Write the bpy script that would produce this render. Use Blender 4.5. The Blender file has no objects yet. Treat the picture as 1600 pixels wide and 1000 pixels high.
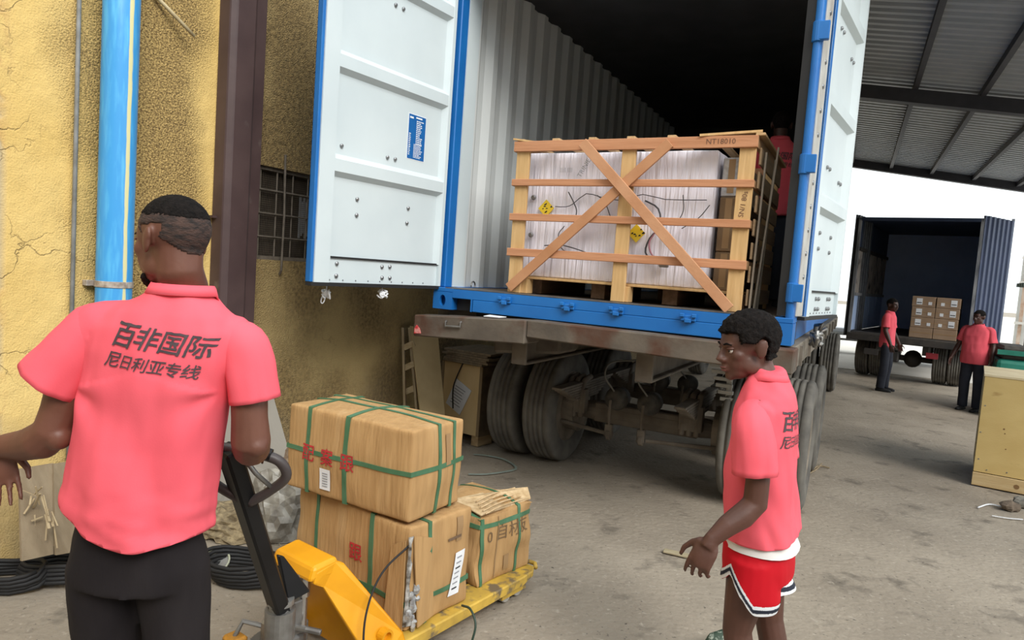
import bpy, bmesh, math, random
import numpy as np
from mathutils import Vector, Matrix, noise, Euler

random.seed(7)
SC = bpy.context.scene
COL = SC.collection
PI = math.pi
sin, cos = math.sin, math.cos

# ------------------------------------------------------------------ camera
F_PX, PITCH, ROLL, CAM_H = 1060.0, 0.0735, 0.0715, 1.68
_fw = Vector((0, cos(PITCH), -sin(PITCH)))
_up = Vector((0, sin(PITCH), cos(PITCH)))
_rt = Vector((1, 0, 0))
C_RT = _rt * cos(ROLL) + _up * sin(ROLL)
C_UP = -_rt * sin(ROLL) + _up * cos(ROLL)
cam_d = bpy.data.cameras.new('camera')
cam_d.sensor_width = 36.0
cam_d.lens = F_PX / 1600.0 * 36.0
cam_d.clip_start = 0.05
cam_d.clip_end = 300
cam = bpy.data.objects.new('camera', cam_d)
COL.objects.link(cam)
cam.matrix_world = Matrix(((C_RT.x, C_UP.x, -_fw.x, 0), (C_RT.y, C_UP.y, -_fw.y, 0),
                           (C_RT.z, C_UP.z, -_fw.z, CAM_H), (0, 0, 0, 1)))
SC.camera = cam

# ------------------------------------------------------------------ light
world = bpy.data.worlds.new('overcast_sky')
SC.world = world
world.use_nodes = True
_bg = world.node_tree.nodes['Background']
_bg.inputs[0].default_value = (0.90, 0.97, 1.0, 1)
_bg.inputs[1].default_value = 1.45
sun_d = bpy.data.lights.new('sun', 'SUN')
sun_d.energy = 2.3
sun_d.angle = math.radians(30)
sun_d.color = (1.0, 0.96, 0.90)
sun = bpy.data.objects.new('sun', sun_d)
COL.objects.link(sun)
sun.rotation_euler = (math.radians(50), 0, math.radians(28))
SC.view_settings.view_transform = 'Standard'
SC.view_settings.look = 'None'
SC.view_settings.exposure = 0.27
SC.view_settings.gamma = 1.0
SC.view_settings.use_curve_mapping = False

# ------------------------------------------------------------------ helpers
def ray(px, py):
    return _fw + C_RT * ((px - 800) / F_PX) + C_UP * ((500 - py) / F_PX)
def at(px, py, Y):
    "world point seen at a pixel, at world depth Y"
    r = ray(px, py)
    return Vector((0, 0, CAM_H)) + r * (Y / r.y)
def gz(px, py, z=0.0):
    "world point seen at a pixel, at height z"
    r = ray(px, py)
    return Vector((0, 0, CAM_H)) + r * ((z - CAM_H) / r.z)

def new_obj(name, data, parent=None):
    o = bpy.data.objects.new(name, data)
    COL.objects.link(o)
    if parent is not None:
        o.parent = parent
    return o
def tag(o, label=None, cat=None, group=None, kind=None):
    if label: o['label'] = label
    if cat: o['category'] = cat
    if group: o['group'] = group
    if kind: o['kind'] = kind
    return o
def thing(name, label, cat, loc=(0, 0, 0), rz=0.0, group=None):
    o = new_obj(name, None)
    o.empty_display_size = 0.1
    o.location = loc
    o.rotation_euler = (0, 0, rz)
    return tag(o, label, cat, group)
def copy_tree(o, parent=None):
    c = o.copy()
    COL.objects.link(c)
    c.parent = parent
    for ch in list(o.children):
        copy_tree(ch, c)
    return c

class MB:
    "collects simple solids; build() links them as one mesh object"
    def __init__(self):
        self.v = []; self.f = []
    def add(self, vs, fs):
        n = len(self.v)
        self.v += [Vector(p) for p in vs]
        self.f += [tuple(n + i for i in f) for f in fs]
        return self
    def box(self, a, b):
        (x0, y0, z0), (x1, y1, z1) = a, b
        x0, x1 = min(x0, x1), max(x0, x1); y0, y1 = min(y0, y1), max(y0, y1); z0, z1 = min(z0, z1), max(z0, z1)
        return self.add([(x0,y0,z0),(x1,y0,z0),(x1,y1,z0),(x0,y1,z0),(x0,y0,z1),(x1,y0,z1),(x1,y1,z1),(x0,y1,z1)],
                 [(0,3,2,1),(4,5,6,7),(0,1,5,4),(1,2,6,5),(2,3,7,6),(3,0,4,7)])
    def beam(self, p, q, w, h, up=(0, 0, 1)):
        "box from p to q, w wide (sideways) and h high (along up)"
        p, q = Vector(p), Vector(q)
        d = (q - p).normalized()
        s = d.cross(Vector(up))
        if s.length < 1e-4: s = d.cross(Vector((1, 0, 0)))
        s.normalize(); u = s.cross(d).normalized()
        s *= w / 2; u *= h / 2
        vs = [p-s-u, p+s-u, p+s+u, p-s+u, q-s-u, q+s-u, q+s+u, q-s+u]
        return self.add(vs, [(0,1,2,3),(7,6,5,4),(0,4,5,1),(1,5,6,2),(2,6,7,3),(3,7,4,0)])
    def hexa(self, vs):
        return self.add(vs, [(0,3,2,1),(4,5,6,7),(0,1,5,4),(1,2,6,5),(2,3,7,6),(3,0,4,7)])
    def tube(self, pts, r, n=8, closed=False, caps=True):
        pts = [Vector(p) for p in pts]
        m = len(pts)
        rs = r if isinstance(r, (list, tuple)) else [r] * m
        prev = None; rings = []
        for i, p in enumerate(pts):
            if closed: t = pts[(i+1) % m] - pts[i-1]
            else: t = pts[min(i+1, m-1)] - pts[max(i-1, 0)]
            t.normalize()
            if prev is None:
                a = t.cross(Vector((0, 0, 1)))
                if a.length < 1e-3: a = t.cross(Vector((1, 0, 0)))
            else:
                a = prev - t * prev.dot(t)
                if a.length < 1e-5: a = t.cross(Vector((0, 0, 1)))
            a.normalize(); prev = a
            b = t.cross(a)
            rings.append([p + (a * cos(2*PI*k/n) + b * sin(2*PI*k/n)) * rs[i] for k in range(n)])
        return self.loft(rings, caps and not closed, loop=closed)
    def loft(self, rings, caps=True, loop=False):
        n = len(rings[0]); m = len(rings)
        vs = [p for rg in rings for p in rg]; fs = []
        for i in range(m if loop else m - 1):
            j = (i + 1) % m
            for k in range(n):
                l = (k + 1) % n
                fs.append((i*n+k, i*n+l, j*n+l, j*n+k))
        if caps:
            fs.append(tuple(range(n-1, -1, -1)))
            fs.append(tuple((m-1)*n + k for k in range(n)))
        return self.add(vs, fs)
    def cyl(self, p, q, r, n=12, r2=None):
        return self.tube([p, q], [r, r if r2 is None else r2], n)
    def lathe(self, prof, n=24, axis='x', c=(0, 0, 0), loop=False):
        "prof = (along axis, radius)"
        rings = []
        c = Vector(c)
        for a, r in prof:
            rg = []
            for k in range(n):
                t = 2*PI*k/n
                u, w = r*cos(t), r*sin(t)
                rg.append(c + Vector({'x': (a, u, w), 'y': (w, a, u), 'z': (u, w, a)}[axis]))
            rings.append(rg)
        return self.loft(rings, not loop, loop)
    def ell(self, c, r, rot=None, nu=12, nv=8):
        c = Vector(c); r = Vector(r) if not isinstance(r, (int, float)) else Vector((r, r, r))
        R = rot if rot is not None else Matrix.Identity(3)
        rings = []
        for i in range(1, nv):
            th = PI*i/nv
            rings.append([c + R @ Vector((r.x*sin(th)*cos(2*PI*k/nu), r.y*sin(th)*sin(2*PI*k/nu), -r.z*cos(th))) for k in range(nu)])
        n0 = len(self.v)
        self.loft(rings, False)
        b = len(self.v)
        self.v += [c + R @ Vector((0, 0, -r.z)), c + R @ Vector((0, 0, r.z))]
        m = len(rings)
        for k in range(nu):
            l = (k+1) % nu
            self.f.append((n0+l, n0+k, b))
            self.f.append((n0+(m-1)*nu+k, n0+(m-1)*nu+l, b+1))
        return self
    def prism(self, poly, o, ax, ay, h):
        "flat polygon (2-D points) in the plane o, ax, ay, thickened by the vector h"
        o, ax, ay, h = Vector(o), Vector(ax), Vector(ay), Vector(h)
        n = len(poly)
        vs = [o + ax*x + ay*y for x, y in poly] + [o + ax*x + ay*y + h for x, y in poly]
        fs = [tuple(range(n-1, -1, -1)), tuple(range(n, 2*n))] + [(i, (i+1) % n, n+(i+1) % n, n+i) for i in range(n)]
        return self.add(vs, fs)
    def xf(self, M):
        self.v = [M @ p for p in self.v]
        return self
    def mesh(self, name, mat, smooth=False):
        me = bpy.data.meshes.new(name)
        me.from_pydata([tuple(p) for p in self.v], [], self.f)
        bm = bmesh.new(); bm.from_mesh(me)
        bmesh.ops.recalc_face_normals(bm, faces=bm.faces)
        bm.to_mesh(me); bm.free()
        if mat is not None: me.materials.append(mat)
        if smooth:
            me.polygons.foreach_set('use_smooth', [True]*len(me.polygons))
        me.update()
        return me
    def build(self, name, mat, parent=None, bevel=0, smooth=False, seg=1, ang=0.6, sub=0):
        me = self.mesh(name, mat, smooth)
        o = new_obj(name, me, parent)
        if bevel:
            b = o.modifiers.new('bevel', 'BEVEL'); b.width = bevel; b.segments = seg
            b.limit_method = 'ANGLE'; b.angle_limit = ang
        if sub:
            s = o.modifiers.new('sub', 'SUBSURF'); s.levels = sub; s.render_levels = sub
        return o

def spline(pts, n=24):
    "Catmull-Rom through the points"
    P = [Vector(p) for p in pts]
    P = [P[0]*2 - P[1]] + P + [P[-1]*2 - P[-2]]
    out = []
    segs = len(P) - 3
    per = max(2, n // segs)
    for i in range(segs):
        a, b, c, d = P[i:i+4]
        for k in range(per):
            t = k / per
            out.append(0.5*((2*b) + (c-a)*t + (2*a-5*b+4*c-d)*t*t + (3*b-a-3*c+d)*t**3))
    out.append(P[-2])
    return out

# ------------------------------------------------------------------ materials
MATS = {}
def mat(name, c1, c2=None, rough=0.7, scale=6.0, stretch=(1, 1, 1), bump=0.0, bscale=60.0, metal=0.0,
        spot=None, spot_scale=3.0, spot_lo=0.55, spot_hi=0.7, detail=5.0, lo=0.35, hi=0.65, spec=0.5, sheen=0.0, bdist=0.01):
    if name in MATS: return MATS[name]
    m = bpy.data.materials.new(name); m.use_nodes = True
    nt = m.node_tree; N = nt.nodes; L = nt.links
    bs = N['Principled BSDF']
    bs.inputs['Roughness'].default_value = rough
    bs.inputs['Metallic'].default_value = metal
    bs.inputs['Specular IOR Level'].default_value = spec
    if sheen:
        bs.inputs['Sheen Weight'].default_value = sheen
    tc = N.new('ShaderNodeTexCoord'); mp = N.new('ShaderNodeMapping')
    mp.inputs['Scale'].default_value = stretch
    L.new(tc.outputs['Object'], mp.inputs['Vector'])
    col = None
    def noise_ramp(sc, a, b, det=detail):
        n = N.new('ShaderNodeTexNoise'); n.inputs['Scale'].default_value = sc; n.inputs['Detail'].default_value = det
        L.new(mp.outputs['Vector'], n.inputs['Vector'])
        r = N.new('ShaderNodeMapRange'); r.inputs[1].default_value = a; r.inputs[2].default_value = b
        L.new(n.outputs['Fac'], r.inputs[0])
        return r.outputs[0]
    def mix(f, a, b):
        x = N.new('ShaderNodeMix'); x.data_type = 'RGBA'
        L.new(f, x.inputs[0])
        if isinstance(a, tuple): x.inputs[6].default_value = (*a, 1)
        else: L.new(a, x.inputs[6])
        x.inputs[7].default_value = (*b, 1)
        return x.outputs[2]
    if c2 is not None:
        col = mix(noise_ramp(scale, lo, hi), c1, c2)
    if spot is not None:
        col = mix(noise_ramp(spot_scale, spot_lo, spot_hi, 8.0), col if col is not None else c1, spot)
    if col is None: bs.inputs['Base Color'].default_value = (*c1, 1)
    else: L.new(col, bs.inputs['Base Color'])
    if bump:
        n = N.new('ShaderNodeTexNoise'); n.inputs['Scale'].default_value = bscale; n.inputs['Detail'].default_value = 6
        L.new(mp.outputs['Vector'], n.inputs['Vector'])
        b = N.new('ShaderNodeBump'); b.inputs['Strength'].default_value = bump; b.inputs['Distance'].default_value = bdist
        L.new(n.outputs['Fac'], b.inputs['Height'])
        L.new(b.outputs['Normal'], bs.inputs['Normal'])
    MATS[name] = m
    return m
def wood(name, c1, c2, axis='z', rough=0.75, knot=None):
    st = {'x': (1.2, 14, 14), 'y': (14, 1.2, 14), 'z': (14, 14, 1.2)}[axis]
    return mat(name, c1, c2, rough, scale=2.2, stretch=st, bump=0.25, bscale=6, spot=knot, spot_scale=1.1, spot_lo=0.62, spot_hi=0.75)

M_BLUE = mat('blue_paint', (0.008, 0.130, 0.430), (0.011, 0.160, 0.49), 0.45, 3, bump=0.05, bscale=30)
M_DOORW = mat('white_paint', (0.58, 0.66, 0.69), (0.64, 0.72, 0.745), 0.5, 2)
M_INW = mat('grey_wall_paint', (0.60, 0.64, 0.64), (0.66, 0.69, 0.69), 0.55, 3, stretch=(1, 1, 0.3))
M_RUBBER = mat('black_rubber', (0.012, 0.012, 0.013), None, 0.7)
M_BOLT = mat('zinc_bolt', (0.30, 0.31, 0.32), None, 0.4, metal=0.8)
M_STEEL = mat('bare_steel', (0.34, 0.34, 0.33), (0.18, 0.17, 0.16), 0.45, 10, metal=0.7)
M_WHITE = mat('white_paper', (0.80, 0.82, 0.85), (0.72, 0.74, 0.78), 0.8, 8)
M_INK = mat('black_ink', (0.02, 0.02, 0.022), None, 0.8)
M_DARK = mat('dark_steel', (0.030, 0.028, 0.027), (0.06, 0.052, 0.045), 0.7, 6)
# ------------------------------------------------------------------ setting: ground
def ground():
    bm = bmesh.new()
    # finer grid near the camera, coarse far away
    xs = [-60, -20, -8] + [-4 + 0.25*i for i in range(0, 53)] + [14, 20, 40, 120]
    ys = [-30, -8] + [-1 + 0.25*i for i in range(0, 69)] + [20, 30, 60, 160]
    grid = {}
    for i, x in enumerate(xs):
        for j, y in enumerate(ys):
            z = 0.006*noise.noise(Vector((x*0.8, y*0.8, 0))) if (-4 < x < 9 and -1 < y < 16) else 0
            grid[i, j] = bm.verts.new((x, y, z - 0.006))
    for i in range(len(xs)-1):
        for j in range(len(ys)-1):
            bm.faces.new((grid[i, j], grid[i+1, j], grid[i+1, j+1], grid[i, j+1]))
    me = bpy.data.meshes.new('floor'); bm.to_mesh(me); bm.free()
    m = bpy.data.materials.new('dusty_concrete'); m.use_nodes = True
    nt = m.node_tree; N = nt.nodes; L = nt.links; bs = N['Principled BSDF']
    tc = N.new('ShaderNodeTexCoord')
    def nz(sc, a, b, det=6, rough=0.6):
        n = N.new('ShaderNodeTexNoise'); n.inputs['Scale'].default_value = sc; n.inputs['Detail'].default_value = det
        n.inputs['Roughness'].default_value = rough
        L.new(tc.outputs['Object'], n.inputs['Vector'])
        r = N.new('ShaderNodeMapRange'); r.inputs[1].default_value = a; r.inputs[2].default_value = b
        L.new(n.outputs['Fac'], r.inputs[0]); return r.outputs[0]
    def mx(f, a, b):
        x = N.new('ShaderNodeMix'); x.data_type = 'RGBA'; L.new(f, x.inputs[0])
        for k, c in ((6, a), (7, b)):
            if isinstance(c, tuple): x.inputs[k].default_value = (*c, 1)
            else: L.new(c, x.inputs[k])
        return x.outputs[2]
    c = mx(nz(1.1, 0.35, 0.65), (0.250, 0.212, 0.165), (0.34, 0.292, 0.23))
    c = mx(nz(3.2, 0.56, 0.72, 9), c, (0.115, 0.097, 0.076))
    c = mx(nz(26, 0.60, 0.78, 4), c, (0.44, 0.39, 0.32))
    c = mx(nz(40, 0.64, 0.74, 3), c, (0.09, 0.075, 0.06))
    L.new(c, bs.inputs['Base Color'])
    bs.inputs['Roughness'].default_value = 0.92
    n = N.new('ShaderNodeTexNoise'); n.inputs['Scale'].default_value = 28; n.inputs['Detail'].default_value = 8
    L.new(tc.outputs['Object'], n.inputs['Vector'])
    b = N.new('ShaderNodeBump'); b.inputs['Strength'].default_value = 0.45; b.inputs['Distance'].default_value = 0.02
    L.new(n.outputs['Fac'], b.inputs['Height']); L.new(b.outputs['Normal'], bs.inputs['Normal'])
    me.materials.append(m)
    o = new_obj('floor', me); o['kind'] = 'structure'
    return o
floor = ground()

# ------------------------------------------------------------------ setting: yellow wall on the left
WA = 0.5                                   # heading of the wall
W_O = Vector((-2.4, 3.4, 0))
W_T = Vector((sin(WA), cos(WA), 0)); W_N = Vector((cos(WA), -sin(WA), 0))   # along the wall, out of the wall
wall_rz = -WA                              # local x = out of the wall, local y = along
def wl(t, n=0.0, z=0.0):
    return W_O + W_T*t + W_N*n + Vector((0, 0, z))
def make_wall():
    m = bpy.data.materials.new('yellow_plaster'); m.use_nodes = True
    nt = m.node_tree; N = nt.nodes; L = nt.links; bs = N['Principled BSDF']
    tc = N.new('ShaderNodeTexCoord'); sp = N.new('ShaderNodeSeparateXYZ'); L.new(tc.outputs['Object'], sp.inputs[0])
    def nz(sc, a, b, det=6, vec=None, out='Fac'):
        n = N.new('ShaderNodeTexNoise'); n.inputs['Scale'].default_value = sc; n.inputs['Detail'].default_value = det
        L.new(vec or tc.outputs['Object'], n.inputs['Vector'])
        r = N.new('ShaderNodeMapRange'); r.inputs[1].default_value = a; r.inputs[2].default_value = b
        L.new(n.outputs['Fac'], r.inputs[0]); return r.outputs[0]
    def rng(src, a, b, lo=0, hi=1):
        r = N.new('ShaderNodeMapRange'); r.inputs[1].default_value = a; r.inputs[2].default_value = b
        r.inputs[3].default_value = lo; r.inputs[4].default_value = hi
        L.new(src, r.inputs[0]); return r.outputs[0]
    def mth(op, a, b):
        x = N.new('ShaderNodeMath'); x.operation = op
        for k, c in ((0, a), (1, b)):
            if isinstance(c, (int, float)): x.inputs[k].default_value = c
            else: L.new(c, x.inputs[k])
        return x.outputs[0]
    def mx(f, a, b):
        x = N.new('ShaderNodeMix'); x.data_type = 'RGBA'; L.new(f, x.inputs[0])
        for k, c in ((6, a), (7, b)):
            if isinstance(c, tuple): x.inputs[k].default_value = (*c, 1)
            else: L.new(c, x.inputs[k])
        return x.outputs[2]
    Y = sp.outputs[1]; Z = sp.outputs[2]
    base = mx(nz(1.6, 0.35, 0.65), (0.76, 0.55, 0.21), (0.69, 0.475, 0.155))
    # rough-cast band between pipe and post, grime and painted shade beyond the post
    wob = nz(1.3, 0.3, 0.7, 4)
    band = mth('MULTIPLY', rng(mth('ADD', Y, mth('MULTIPLY', wob, 0.30)), 0.20, 0.52), rng(mth('ADD', Y, mth('MULTIPLY', wob, 0.25)), 1.08, 0.92))
    grim_shade = rng(mth('ADD', Y, mth('MULTIPLY', wob, 0.2)), 1.15, 1.45)
    pits = nz(80, 0.38, 0.60, 4)
    rough_c = mx(pits, (0.16, 0.095, 0.032), (0.66, 0.45, 0.165))
    base = mx(mth('MULTIPLY', band, 0.85), base, rough_c)
    gr_c = mx(nz(38, 0.35, 0.65, 6), (0.14, 0.094, 0.038), (0.37, 0.255, 0.105))
    gr_c = mx(nz(1.5, 0.42, 0.66, 7), gr_c, (0.54, 0.40, 0.18))
    base = mx(mth('MULTIPLY', grim_shade, 0.92), base, gr_c)
    # peeled grey patches at the near end
    peel = mth('MULTIPLY', rng(Y, -0.13, -0.19), nz(3.1, 0.47, 0.53, 6))
    base = mx(peel, base, (0.36, 0.33, 0.28))
    edge = mth('MULTIPLY', rng(Y, -0.11, -0.18), mth('MULTIPLY', nz(3.1, 0.43, 0.46, 6), nz(3.1, 0.54, 0.47, 6)))
    base = mx(mth('MULTIPLY', edge, 0.6), base, (0.55, 0.33, 0.13))
    # thin cracks
    vo = N.new('ShaderNodeTexVoronoi'); vo.feature = 'DISTANCE_TO_EDGE'; vo.inputs['Scale'].default_value = 2.3
    nv = N.new('ShaderNodeTexNoise'); nv.inputs['Scale'].default_value = 5; nv.inputs['Detail'].default_value = 5
    L.new(tc.outputs['Object'], nv.inputs['Vector'])
    va = N.new('ShaderNodeVectorMath'); va.operation = 'MULTIPLY_ADD'; va.inputs[1].default_value = (0.35, 0.35, 0.35)
    L.new(nv.outputs['Color'], va.inputs[0]); L.new(tc.outputs['Object'], va.inputs[2]); L.new(va.outputs[0], vo.inputs['Vector'])
    crack = mth('MULTIPLY', rng(vo.outputs['Distance'], 0.012, 0.0), nz(2.2, 0.5, 0.62, 3))
    base = mx(mth('MULTIPLY', crack, 0.6), base, (0.30, 0.20, 0.08))
    # browner and darker towards the foot of the wall
    foot_tone = mth('MULTIPLY', rng(mth('ADD', Z, mth('MULTIPLY', nz(2.0, 0.3, 0.7), 0.7)), 1.0, 0.25), 0.75)
    base = mx(foot_tone, base, (0.24, 0.19, 0.12))
    L.new(base, bs.inputs['Base Color']); bs.inputs['Roughness'].default_value = 0.9
    h = mth('ADD', mth('MULTIPLY', nz(110, 0.3, 0.7, 4), mth('ADD', 0.12, mth('MULTIPLY', mth('MAXIMUM', band, grim_shade), 0.9))), mth('MULTIPLY', nz(7, 0.3, 0.7, 5), 0.5))
    h = mth('SUBTRACT', h, mth('MULTIPLY', crack, 0.4))
    h = mth('SUBTRACT', h, mth('MULTIPLY', peel, 0.8))
    b = N.new('ShaderNodeBump'); b.inputs['Strength'].default_value = 0.8; b.inputs['Distance'].default_value = 0.016
    L.new(h, b.inputs['Height']); L.new(b.outputs['Normal'], bs.inputs['Normal'])
    # wall with a window opening t 1.30..2.05, z 1.63..2.265
    w = MB()
    t0, t1, zt = -9.0, 22.0, 6.3
    a, b_, c, d = 1.24, 2.10, 1.63, 2.262
    w.box((-0.3, t0, 0), (0, a, zt)); w.box((-0.3, b_, 0), (0, t1, zt))
    w.box((-0.3, a, 0), (0, b_, c)); w.box((-0.3, a, d), (0, b_, zt))
    o = w.build('wall_left', m); o.location = W_O; o.rotation_euler = (0, 0, wall_rz); o['kind'] = 'structure'
make_wall()

def make_window():
    o = new_obj('window_1', None); o.location = W_O; o.rotation_euler = (0, 0, wall_rz); o['kind'] = 'structure'
    M_MESH = mat('rusty_mesh', (0.13, 0.105, 0.075), (0.09, 0.07, 0.05), 0.85, 20)
    M_GR = mat('grille_bar', (0.17, 0.145, 0.115), (0.11, 0.09, 0.07), 0.8, 20)
    a, b, c, d = 1.24, 2.10, 1.63, 2.262
    f = MB()
    for p, q in (((-0.12, a, c), (-0.02, b, c+0.025)), ((-0.12, a, d-0.025), (-0.02, b, d)), ((-0.12, a, c), (-0.02, a+0.025, d)), ((-0.12, b-0.025, c), (-0.02, b, d))):
        f.box(p, q)
    f.build('window_frame', M_GR, o)
    MB().box((-0.29, a, c), (-0.27, b, d)).build('shutter', mat('dark_board', (0.028, 0.022, 0.017), (0.05, 0.04, 0.03), 0.9, 5), o)
    for i in range(1, 6):
        t = a + (b-a)*i/6
        MB().cyl((-0.03, t, c), (-0.03, t, d), 0.006, 6).build('bar', M_GR, o)
    for i in range(1, 4):
        z = c + (d-c)*i/4
        MB().cyl((-0.02, a, z), (-0.02, b, z), 0.006, 6).build('bar', M_GR, o)
    ms = MB()
    n = 60
    for i in range(1, n):
        t = a + (b-a)*i/n
        ms.box((-0.052, t-0.0011, c), (-0.050, t+0.0011, d))
    n = 44
    for i in range(1, n):
        z = c + (d-c)*i/n
        ms.box((-0.051, a, z-0.0011), (-0.049, b, z+0.0011))
    x = ms.build('wire_mesh', M_MESH, o); x['kind'] = 'stuff'
    # a torn pale rag behind the mesh at the far end
    r = MB()
    for k in range(9):
        r.box((-0.10, 1.80+0.02*k, 1.80+0.02*(k % 3)), (-0.085, 1.812+0.02*k, 2.10-0.03*(k % 2)))
    r.build('torn_sheet', mat('pale_sheet', (0.45, 0.47, 0.50), None, 0.8), o)
    # long bent rod in front of the grille
    rod = MB().tube([wl(1.545, 0.02, 2.36), wl(1.55, 0.03, 1.95), wl(1.545, 0.03, 1.56), wl(1.55, 0.01, 1.535)], 0.008, 6).build('iron_rod', M_GR)
    tag(rod, 'thin rusty iron rod hanging down in front of the mesh window', 'rod')
make_window()

# steel post on the wall
def make_post():
    o = new_obj('trim_1', None); o.location = wl(0.995); o.rotation_euler = (0, 0, wall_rz); o['kind'] = 'structure'
    m = mat('brown_post_paint', (0.062, 0.036, 0.036), (0.085, 0.052, 0.050), 0.55, 4, bump=0.12, bscale=25, spot=(0.13, 0.10, 0.09), spot_scale=6, spot_lo=0.66, spot_hi=0.75)
    p = MB()
    # open channel section: web faces the room with a fold line
    prof = [(0.0, 0.0), (0.10, 0.0), (0.13, 0.03), (0.13, 0.17), (0.105, 0.19), (0.10, 0.28), (0.0, 0.28)]
    p.prism([(x, y) for x, y in prof], (0, 0, 0), (1, 0, 0), (0, 1, 0), (0, 0, 6.0))
    p.build('column', m, o, bevel=0.006)
    MB().box((0.0, -0.03, 1.87), (0.05, 0.0, 1.885)).build('bracket', m, o)
make_post()

# blue downpipe
def make_pipe():
    t = thing('drainpipe', 'blue painted drainpipe with a worn pale streak running up the yellow wall', 'pipe', wl(0.335, 0.10), wall_rz)
    m = bpy.data.materials.new('worn_blue_pipe'); m.use_nodes = True
    nt = m.node_tree; N = nt.nodes; L = nt.links; bs = N['Principled BSDF']
    tc = N.new('ShaderNodeTexCoord'); sp = N.new('ShaderNodeSeparateXYZ'); L.new(tc.outputs['Object'], sp.inputs[0])
    nz = N.new('ShaderNodeTexNoise'); nz.inputs['Scale'].default_value = 1.0; nz.inputs['Detail'].default_value = 8
    mp = N.new('ShaderNodeMapping'); mp.inputs['Scale'].default_value = (40, 40, 5); L.new(tc.outputs['Object'], mp.inputs[0]); L.new(mp.outputs[0], nz.inputs['Vector'])
    # worn streak: narrow band of the pipe's circumference (local y about +0.03, x > 0)
    a1 = N.new('ShaderNodeMath'); a1.operation = 'SUBTRACT'; L.new(sp.outputs[1], a1.inputs[0]); a1.inputs[1].default_value = 0.003
    a2 = N.new('ShaderNodeMath'); a2.operation = 'ABSOLUTE'; L.new(a1.outputs[0], a2.inputs[0])
    a3 = N.new('ShaderNodeMath'); a3.operation = 'MULTIPLY_ADD'; L.new(nz.outputs['Fac'], a3.inputs[0]); a3.inputs[1].default_value = 0.022; L.new(a2.outputs[0], a3.inputs[2])
    r = N.new('ShaderNodeMapRange'); r.inputs[1].default_value = 0.0235; r.inputs[2].default_value = 0.0185; L.new(a3.outputs[0], r.inputs[0])
    gx = N.new('ShaderNodeMath'); gx.operation = 'GREATER_THAN'; L.new(sp.outputs[0], gx.inputs[0]); gx.inputs[1].default_value = 0
    mu = N.new('ShaderNodeMath'); mu.operation = 'MULTIPLY'; L.new(r.outputs[0], mu.inputs[0]); L.new(gx.outputs[0], mu.inputs[1])
    n2 = N.new('ShaderNodeTexNoise'); n2.inputs['Scale'].default_value = 1; n2.inputs['Detail'].default_value = 6; L.new(mp.outputs[0], n2.inputs['Vector'])
    r2 = N.new('ShaderNodeMapRange'); r2.inputs[1].default_value = 0.5; r2.inputs[2].default_value = 0.7; L.new(n2.outputs['Fac'], r2.inputs[0])
    x0 = N.new('ShaderNodeMix'); x0.data_type = 'RGBA'; x0.inputs[6].default_value = (0.055, 0.33, 0.72, 1); x0.inputs[7].default_value = (0.10, 0.45, 0.80, 1); L.new(r2.outputs[0], x0.inputs[0])
    x1 = N.new('ShaderNodeMix'); x1.data_type = 'RGBA'; L.new(x0.outputs[2], x1.inputs[6]); x1.inputs[7].default_value = (0.72, 0.68, 0.36, 1); L.new(mu.outputs[0], x1.inputs[0])
    L.new(x1.outputs[2], bs.inputs['Base Color']); bs.inputs['Roughness'].default_value = 0.35
    p = MB().lathe([(0, 0.088), (1.35, 0.088), (2.72, 0.088), (4.9, 0.088)], 32, 'z')
    b = p.build('pipe', m, t, smooth=True)
    s = MB().lathe([(1.435, 0.0885), (1.435, 0.0925), (1.468, 0.0925), (1.468, 0.0885)], 32, 'z', loop=True)
    s.box((-0.10, -0.11, 1.437), (-0.06, 0.11, 1.466))
    s.build('strap', mat('rusty_strap', (0.30, 0.24, 0.20), (0.55, 0.50, 0.45), 0.6, 30, metal=0.3), t, bevel=0.001)
    # thin grey conduit on its left
    c = MB().tube([wl(0.165, 0.02, 0.02), wl(0.165, 0.02, 3.0), wl(0.16, 0.02, 4.9)], 0.011, 8).build('conduit', mat('grey_conduit', (0.30, 0.31, 0.31), (0.20, 0.20, 0.19), 0.6, 12), None, smooth=True)
    tag(c, 'thin grey conduit running up the wall beside the blue drainpipe', 'conduit')
    s = MB().tube([wl(0.565, 0.02, 3.06), wl(0.66, 0.05, 2.985), wl(0.77, 0.09, 2.895)], [0.011, 0.012, 0.010], 8)
    tag(s.build('bamboo_stick', mat('bamboo', (0.56, 0.47, 0.28), (0.42, 0.33, 0.18), 0.6, 15), None, smooth=True), 'short pale stick poking out of the wall above the man', 'stick')
make_pipe()

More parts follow.
